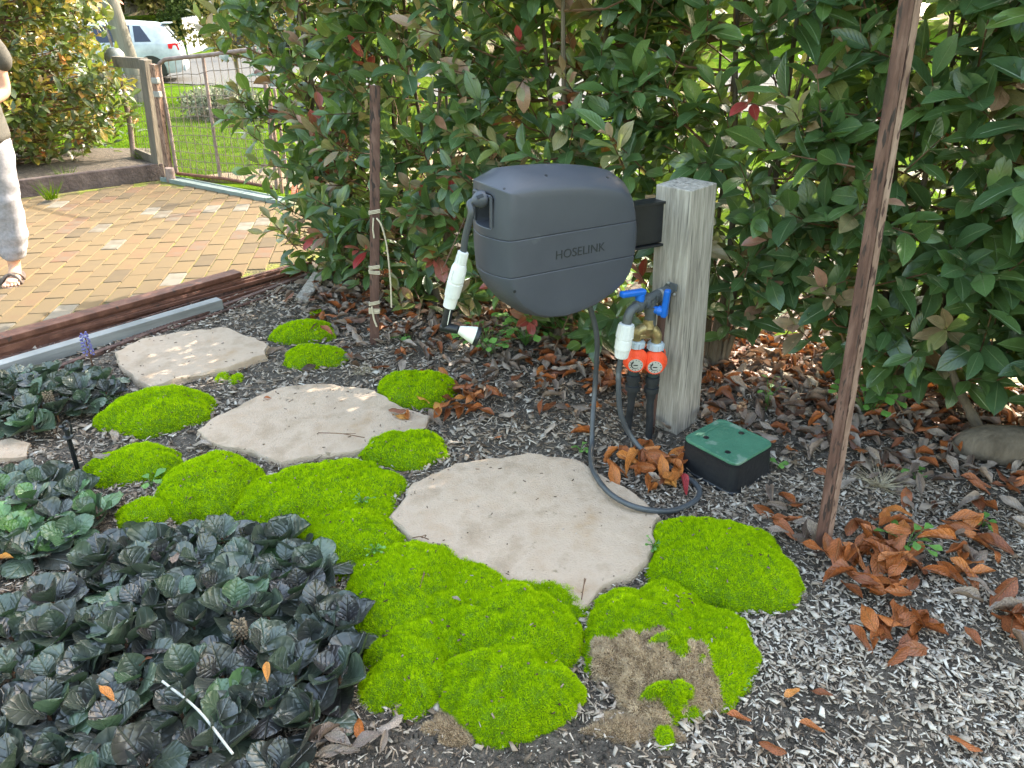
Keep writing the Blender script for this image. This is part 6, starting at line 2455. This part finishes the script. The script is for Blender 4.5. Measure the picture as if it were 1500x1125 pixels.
# ---- white fences across the street
def picket(pix0, pix1, D0, D1, h, gap, w, label):
    a, b = on_terr(pix0, 0, D0), on_terr(pix1, 0, D1)
    a.z, b.z = terr(a.x, a.y), terr(b.x, b.y)
    root = thing('picket_fence', label, 'fence', tuple(a), 'white fences across the street')
    L__ = (b - a).length
    d = (b - a).normalized()
    yaw_ = math.atan2(d.y, d.x)
    n = int(L__ / gap)
    mb = MB()
    mb.add([(-w / 2, -.01, 0), (w / 2, -.01, 0), (w / 2, -.01, h - .07), (0, -.01, h), (-w / 2, -.01, h - .07), (-w / 2, .01, 0), (w / 2, .01, 0), (w / 2, .01, h - .07), (0, .01, h), (-w / 2, .01, h - .07)], [(0, 1, 2, 3, 4), (9, 8, 7, 6, 5), (0, 5, 6, 1), (1, 6, 7, 2), (2, 7, 8, 3), (3, 8, 9, 4), (4, 9, 5, 0)])
    me = mb.mesh('picket')
    me.materials.append(M['whitepaint'])
    for k in range(n):
        o = bpy.data.objects.new('picket', me)
        q = a.lerp(b, (k + .5) / n)
        o.location = q - a
        o.rotation_euler = (0, 0, yaw_)
        link(o, root)
    for z in (.3, h - .3):
        MB().beam(a + Vector((0, .03, z)), b + Vector((0, .03, z)), .04, .08).build('rail', M['whitepaint'], root)


picket(372, 452, 38, 34.5, 1.2, .16, .1, 'white picket fence behind the dark car')
picket(270, 302, 33, 35, 1.35, .152, .148, 'solid white board fence panel beside the clipped dark hedge')
picket(303, 330, 36, 37.5, 1.15, .152, .148, 'lower white board fence panel behind the young tree')

# ---- far shrubs on the bank and along the far verge
def far_bush(label, x, D, w, h, n, m, name='far_bush', cat='bush', size=.22, lo=0, hi=1, seed=0, trunk=True):
    p = on_terr(x, 0, D)
    root = thing(name, label, cat, tuple(p), 'shrubs and trees across the street')
    r_ = random.Random(seed)
    cs, rr = [], []
    for k in range(14):
        a = r_.uniform(0, 6.28)
        q = r_.random() ** .5
        cs.append((p.x + math.cos(a) * w * .5 * q, p.y + math.sin(a) * w * .5 * q, p.z + h * r_.uniform(.25, .8)))
        rr.append(w * r_.uniform(.2, .3))
    leaf_cloud('crown', m, cs, rr, n, size, root, min(1, h / w), seed, lo, hi)
    if trunk:
        for k in range(3):
            MB().tube([p + Vector((0, 0, -.1)), p + Vector((r_.uniform(-.2, .2) * w, 0, h * .3)), Vector(cs[k])], [.09, .06, .03], 6).build('trunk', M['bark'], root)
    return root


FB = [(285, 36.5, 2.0, 2.4, 'bush', .0, .45, 'clipped dark hedge block left of the white fence panel'),
      (330, 42, 3.4, 3.2, 'bush', .1, .6, 'dark rounded shrub above the white board fence'),
      (395, 43, 4, 3.4, 'olive', .3, 1, 'yellowish shrub behind the white picket fence'),
      (250, 46, 5, 3.6, 'olive', .2, .9, 'dry olive shrub on the bank above the yellow-lidded bin'),
      (215, 52, 6, 4.5, 'bush', 0, .5, 'dark tree at the top of the bank above the white car'),
      (170, 48, 6, 4.5, 'olive', .1, .8, 'brownish scrub tree on the bank behind the power pole'),
      (300, 56, 7, 6, 'olive', .2, 1, 'pale scrub tree on top of the bank in the middle'),
      (110, 44, 6, 5, 'bush', .1, .8, 'leafy tree on the bank hidden behind the big bush'),
      (360, 58, 8, 6, 'bush', .1, .9, 'green tree on the bank behind the young tree'),
      (440, 52, 7, 6, 'olive', .2, 1, 'pale tree on the bank left of the hedge end'),
      (520, 46, 7, 6, 'bush', .1, .9, 'tree across the street seen through the hedge end'),
      (640, 44, 7, 5.5, 'olive', .2, 1, 'tree across the street behind the reel'),
      (780, 40, 8, 6, 'bush', .1, .9, 'broad tree across the street behind the middle of the hedge'),
      (930, 38, 8, 6, 'olive', .1, .9, 'olive tree across the street behind the timber post'),
      (1080, 36, 8, 6, 'bush', .1, .9, 'tree across the street between the post and the picket'),
      (1250, 34, 8, 6, 'bush', .1, .9, 'tree across the street behind the tall picket'),
      (1430, 32, 8, 6, 'olive', .1, .9, 'tree across the street behind the right hedge plant'),
      (20, 40, 7, 6, 'olive', .1, .9, 'tree across the street behind the person')]
for k, (x, D, w, h, m, lo, hi, lab) in enumerate(FB):
    far_bush(lab, x, D, w, h, 5200, M[m], 'far_tree' if h > 4 else 'far_shrub', 'tree' if h > 4 else 'shrub', .17 if w < 4 else .34, lo, hi, 300 + k)

# ================================================================== PERSON AT THE LEFT EDGE
def skin_mesh(name, nodes, edges, subdiv=2, root=0, folds=0.0):
    me = bpy.data.meshes.new(name)
    me.from_pydata([n[0] for n in nodes], edges, [])
    o = bpy.data.objects.new(name, me)
    link(o)
    sk_ = o.modifiers.new('skin', 'SKIN')
    sk_.use_smooth_shade = True
    ss = o.modifiers.new('sub', 'SUBSURF')
    ss.levels = subdiv
    ss.render_levels = subdiv
    for i, n in enumerate(nodes):
        r_ = n[1]
        me.skin_vertices[0].data[i].radius = (r_, r_) if isinstance(r_, (int, float)) else r_
        me.skin_vertices[0].data[i].use_root = (i == root)
    dg = bpy.context.evaluated_depsgraph_get()
    dg.update()
    m2 = bpy.data.meshes.new_from_object(o.evaluated_get(dg))
    bpy.data.objects.remove(o)
    if folds:
        for v in m2.vertices:
            c_ = v.co
            k = noise.noise((c_.x * 14, c_.y * 14, c_.z * 9)) + .7 * noise.noise((c_.x * 9 + c_.z * 8, c_.y * 9, c_.z * 20))
            v.co = c_ + v.normal * folds * k
    m2.shade_smooth()
    m2.name = name
    return m2


# local frame: person faces +x (towards the hedge), left arm is +y (away), right arm is -y (towards us)
pr = Vector((-3.08, 4.2, 0))
person = thing('person', 'person in a grey-brown t-shirt, pale trousers and sandals at the left edge', 'person', tuple(pr))
person.rotation_euler = (Matrix.Rotation(R(6), 3, 'Y') @ Matrix.Rotation(R(-70), 3, 'Z')).to_euler()
body_nodes = [((0, 0, .95), (.125, .15)), ((.0, 0, 1.12), (.115, .14)), ((.0, 0, 1.28), (.12, .16)), ((-.01, 0, 1.38), (.09, .13)), ((0, 0, 1.45), .055), ((.012, 0, 1.50), .05), ((.02, 0, 1.565), (.08, .07)), ((.025, 0, 1.64), (.1, .08)), ((.01, 0, 1.71), (.075, .065)),
              ((0, .17, 1.365), .058), ((0, -.17, 1.365), .058), ((-.02, .215, 1.2), .047), ((-.02, -.215, 1.2), .047), ((-.01, .23, 1.06), .04), ((-.03, -.235, 1.05), .042), ((.1, .17, 1.03), .035), ((.1, -.19, 1.06), .036), ((.2, .08, 1.04), .026), ((.21, -.09, 1.08), .027),
              ((0, .1, .86), .095), ((0, -.1, .86), .095), ((.01, .105, .5), .06), ((.01, -.105, .5), .06), ((-.02, .105, .32), .056), ((-.02, -.105, .32), .056), ((-.01, .105, .1), .036), ((-.01, -.105, .1), .036), ((0, .105, .055), .035), ((0, -.105, .055), .035), ((.1, .115, .042), (.028, .038)), ((.1, -.115, .042), (.028, .038)), ((.165, .118, .036), (.016, .036)), ((.165, -.118, .036), (.016, .036))]
be = [(0, 1), (1, 2), (2, 3), (3, 4), (4, 5), (5, 6), (6, 7), (7, 8), (3, 9), (3, 10), (9, 11), (10, 12), (11, 13), (12, 14), (13, 15), (14, 16), (15, 17), (16, 18), (0, 19), (0, 20), (19, 21), (20, 22), (21, 23), (22, 24), (23, 25), (24, 26), (25, 27), (26, 28), (27, 29), (28, 30), (29, 31), (30, 32)]
# hands: five fingers rooted in each palm
for w_i, sg in ((17, 1), (18, -1)):
    w = Vector(body_nodes[w_i][0])
    palm = len(body_nodes)
    body_nodes.append((tuple(w + Vector((.055, -.03 * sg, .005))), (.016, .032)))
    be.append((w_i, palm))
    for f_i in range(4):
        o_ = Vector((.02, (f_i - 1.5) * .018, 0))
        k0_ = len(body_nodes)
        ln = (.024, .028, .027, .021)[f_i]
        c_ = Vector(body_nodes[palm][0])
        body_nodes.append((tuple(c_ + o_ + Vector((.012, 0, 0))), .0085))
        body_nodes.append((tuple(c_ + o_ + Vector((.012 + ln, -.006 * sg, -.008))), .008))
        body_nodes.append((tuple(c_ + o_ + Vector((.012 + ln * 1.6, -.01 * sg, -.026))), .007))
        be += [(palm, k0_), (k0_, k0_ + 1), (k0_ + 1, k0_ + 2)]
    k0_ = len(body_nodes)
    c_ = w + Vector((.03, 0, 0))
    body_nodes.append((tuple(w + Vector((.035, -.035 * sg - .02 * sg, .018))), .01))
    body_nodes.append((tuple(w + Vector((.065, -.05 * sg - .02 * sg, .022))), .008))
    be += [(w_i, k0_), (k0_, k0_ + 1)]
# toes
for f_i, sg in ((31, 1), (32, -1)):
    c_ = Vector(body_nodes[f_i][0])
    for k in range(5):
        k0_ = len(body_nodes)
        yy = (k - 2) * .017 * sg
        body_nodes.append((tuple(c_ + Vector((.03 - .004 * k, yy, -.004))), .011 - .0012 * k + (.002 if k == 0 else 0)))
        body_nodes.append((tuple(c_ + Vector((.055 - .007 * k, yy * 1.05, -.008))), .0095 - .0012 * k + (.002 if k == 0 else 0)))
        be += [(f_i, k0_), (k0_, k0_ + 1)]
bmx = skin_mesh('body', body_nodes, be, 2)
bmx.materials.clear()
bmx.materials.append(M['skin'])
link(bpy.data.objects.new('body', bmx), person)
# face details
def pchild(mb, nm, m, parent=None, smooth=True):
    me = mb.mesh(nm)
    me.materials.append(m)
    if smooth:
        me.shade_smooth()
    return link(bpy.data.objects.new(nm, me), parent or person)
for sg in (1, -1):
    pchild(MB().lathe((.1, sg * .032, 1.635), (1, sg * .2, 0), [(0, .012), (.006, .01), (.01, .004)], 12), 'eye', M['eye'])
    pchild(MB().lathe((.015, sg * .083, 1.62), (0, sg, 0), [(-.015, .02), (0, .03), (.008, .024), (.01, .005)], 12), 'ear', M['skin'])
pchild(MB().lathe((.115, 0, 1.645), (.35, 0, -1), [(0, .005), (.02, .012), (.04, .017), (.05, .01)], 10), 'nose', M['skin'])
pchild(MB().box((.112, 0, 1.565), (.012, .045, .012)), 'mouth', M['lip'])
hr = MB()
vs2, fs2 = [], []
for i in range(9):
    th = math.pi * .62 * i / 8
    for k in range(20):
        a = 2 * math.pi * k / 20
        r_ = math.sin(th)
        front = max(0, math.cos(a))
        zz = math.cos(th) * (1 if th < 1.5 else 1)
        if front > .3 and th > 1.05:
            th2 = 1.05
            r_, zz = math.sin(th2), math.cos(th2)
        vs2.append((.005 + r_ * .112 * math.cos(a), r_ * .098 * math.sin(a), 1.645 + zz * .125))
for i in range(8):
    for k in range(20):
        k2 = (k + 1) % 20
        fs2.append((i * 20 + k, i * 20 + k2, (i + 1) * 20 + k2, (i + 1) * 20 + k))
pchild(hr.add(vs2, fs2), 'hair', M['hair'])
# clothes follow the body
sh = [((0, 0, .78), (.25, .25)), ((0, 0, .86), (.235, .235)), ((0, 0, 1.0), (.2, .21)), ((0, 0, 1.14), (.15, .175)), ((0, 0, 1.28), (.15, .185)), ((-.01, 0, 1.39), (.1, .15)), ((0, .165, 1.385), .085), ((0, -.165, 1.385), .085), ((-.015, .215, 1.26), .08), ((-.015, -.22, 1.26), .08), ((-.02, .235, 1.16), .075), ((-.02, -.238, 1.16), .078)]
me = skin_mesh('t_shirt', sh, [(0, 1), (1, 2), (2, 3), (3, 4), (4, 5), (5, 6), (5, 7), (6, 8), (7, 9), (8, 10), (9, 11)], 3, folds=.012)
me.materials.clear()
me.materials.append(M['shirt'])
link(bpy.data.objects.new('t_shirt', me), person)
tr_ = [((0, 0, .92), (.105, .12)), ((0, .1, .84), .135), ((0, -.1, .84), .135), ((.01, .108, .5), .112), ((.01, -.108, .5), .112), ((-.01, .108, .28), .104), ((-.01, -.108, .28), .104), ((-.01, .108, .15), .088), ((-.01, -.108, .15), .088), ((-.01, .108, .11), .052), ((-.01, -.108, .11), .052)]
me = skin_mesh('trousers', tr_, [(0, 1), (0, 2), (1, 3), (2, 4), (3, 5), (4, 6), (5, 7), (6, 8), (7, 9), (8, 10)], 3, folds=.014)
me.materials.clear()
me.materials.append(M['trouser'])
link(bpy.data.objects.new('trousers', me), person)
for sg in (1, -1):
    sole = []
    for k in range(24):
        a = 2 * math.pi * k / 24
        sole.append((.075 + .155 * math.cos(a), sg * .112 + .052 * math.sin(a) * (1 + .15 * math.cos(a))))
    sd = pchild(MB().prism(sole, .004, .024), 'sandal', M['sandal'], smooth=False)
    mb = MB()
    for (x_, tilt_) in ((.13, .03), (.11, -.03)):
        pts = [Vector((x_ + tilt_ * math.cos(t), sg * .112 + .05 * math.cos(t), .022 + .05 * math.sin(t))) for t in np.linspace(0, math.pi, 9)]
        mb.tube(pts, .008, 6)
    pchild(mb, 'strap', M['sandal'], sd)
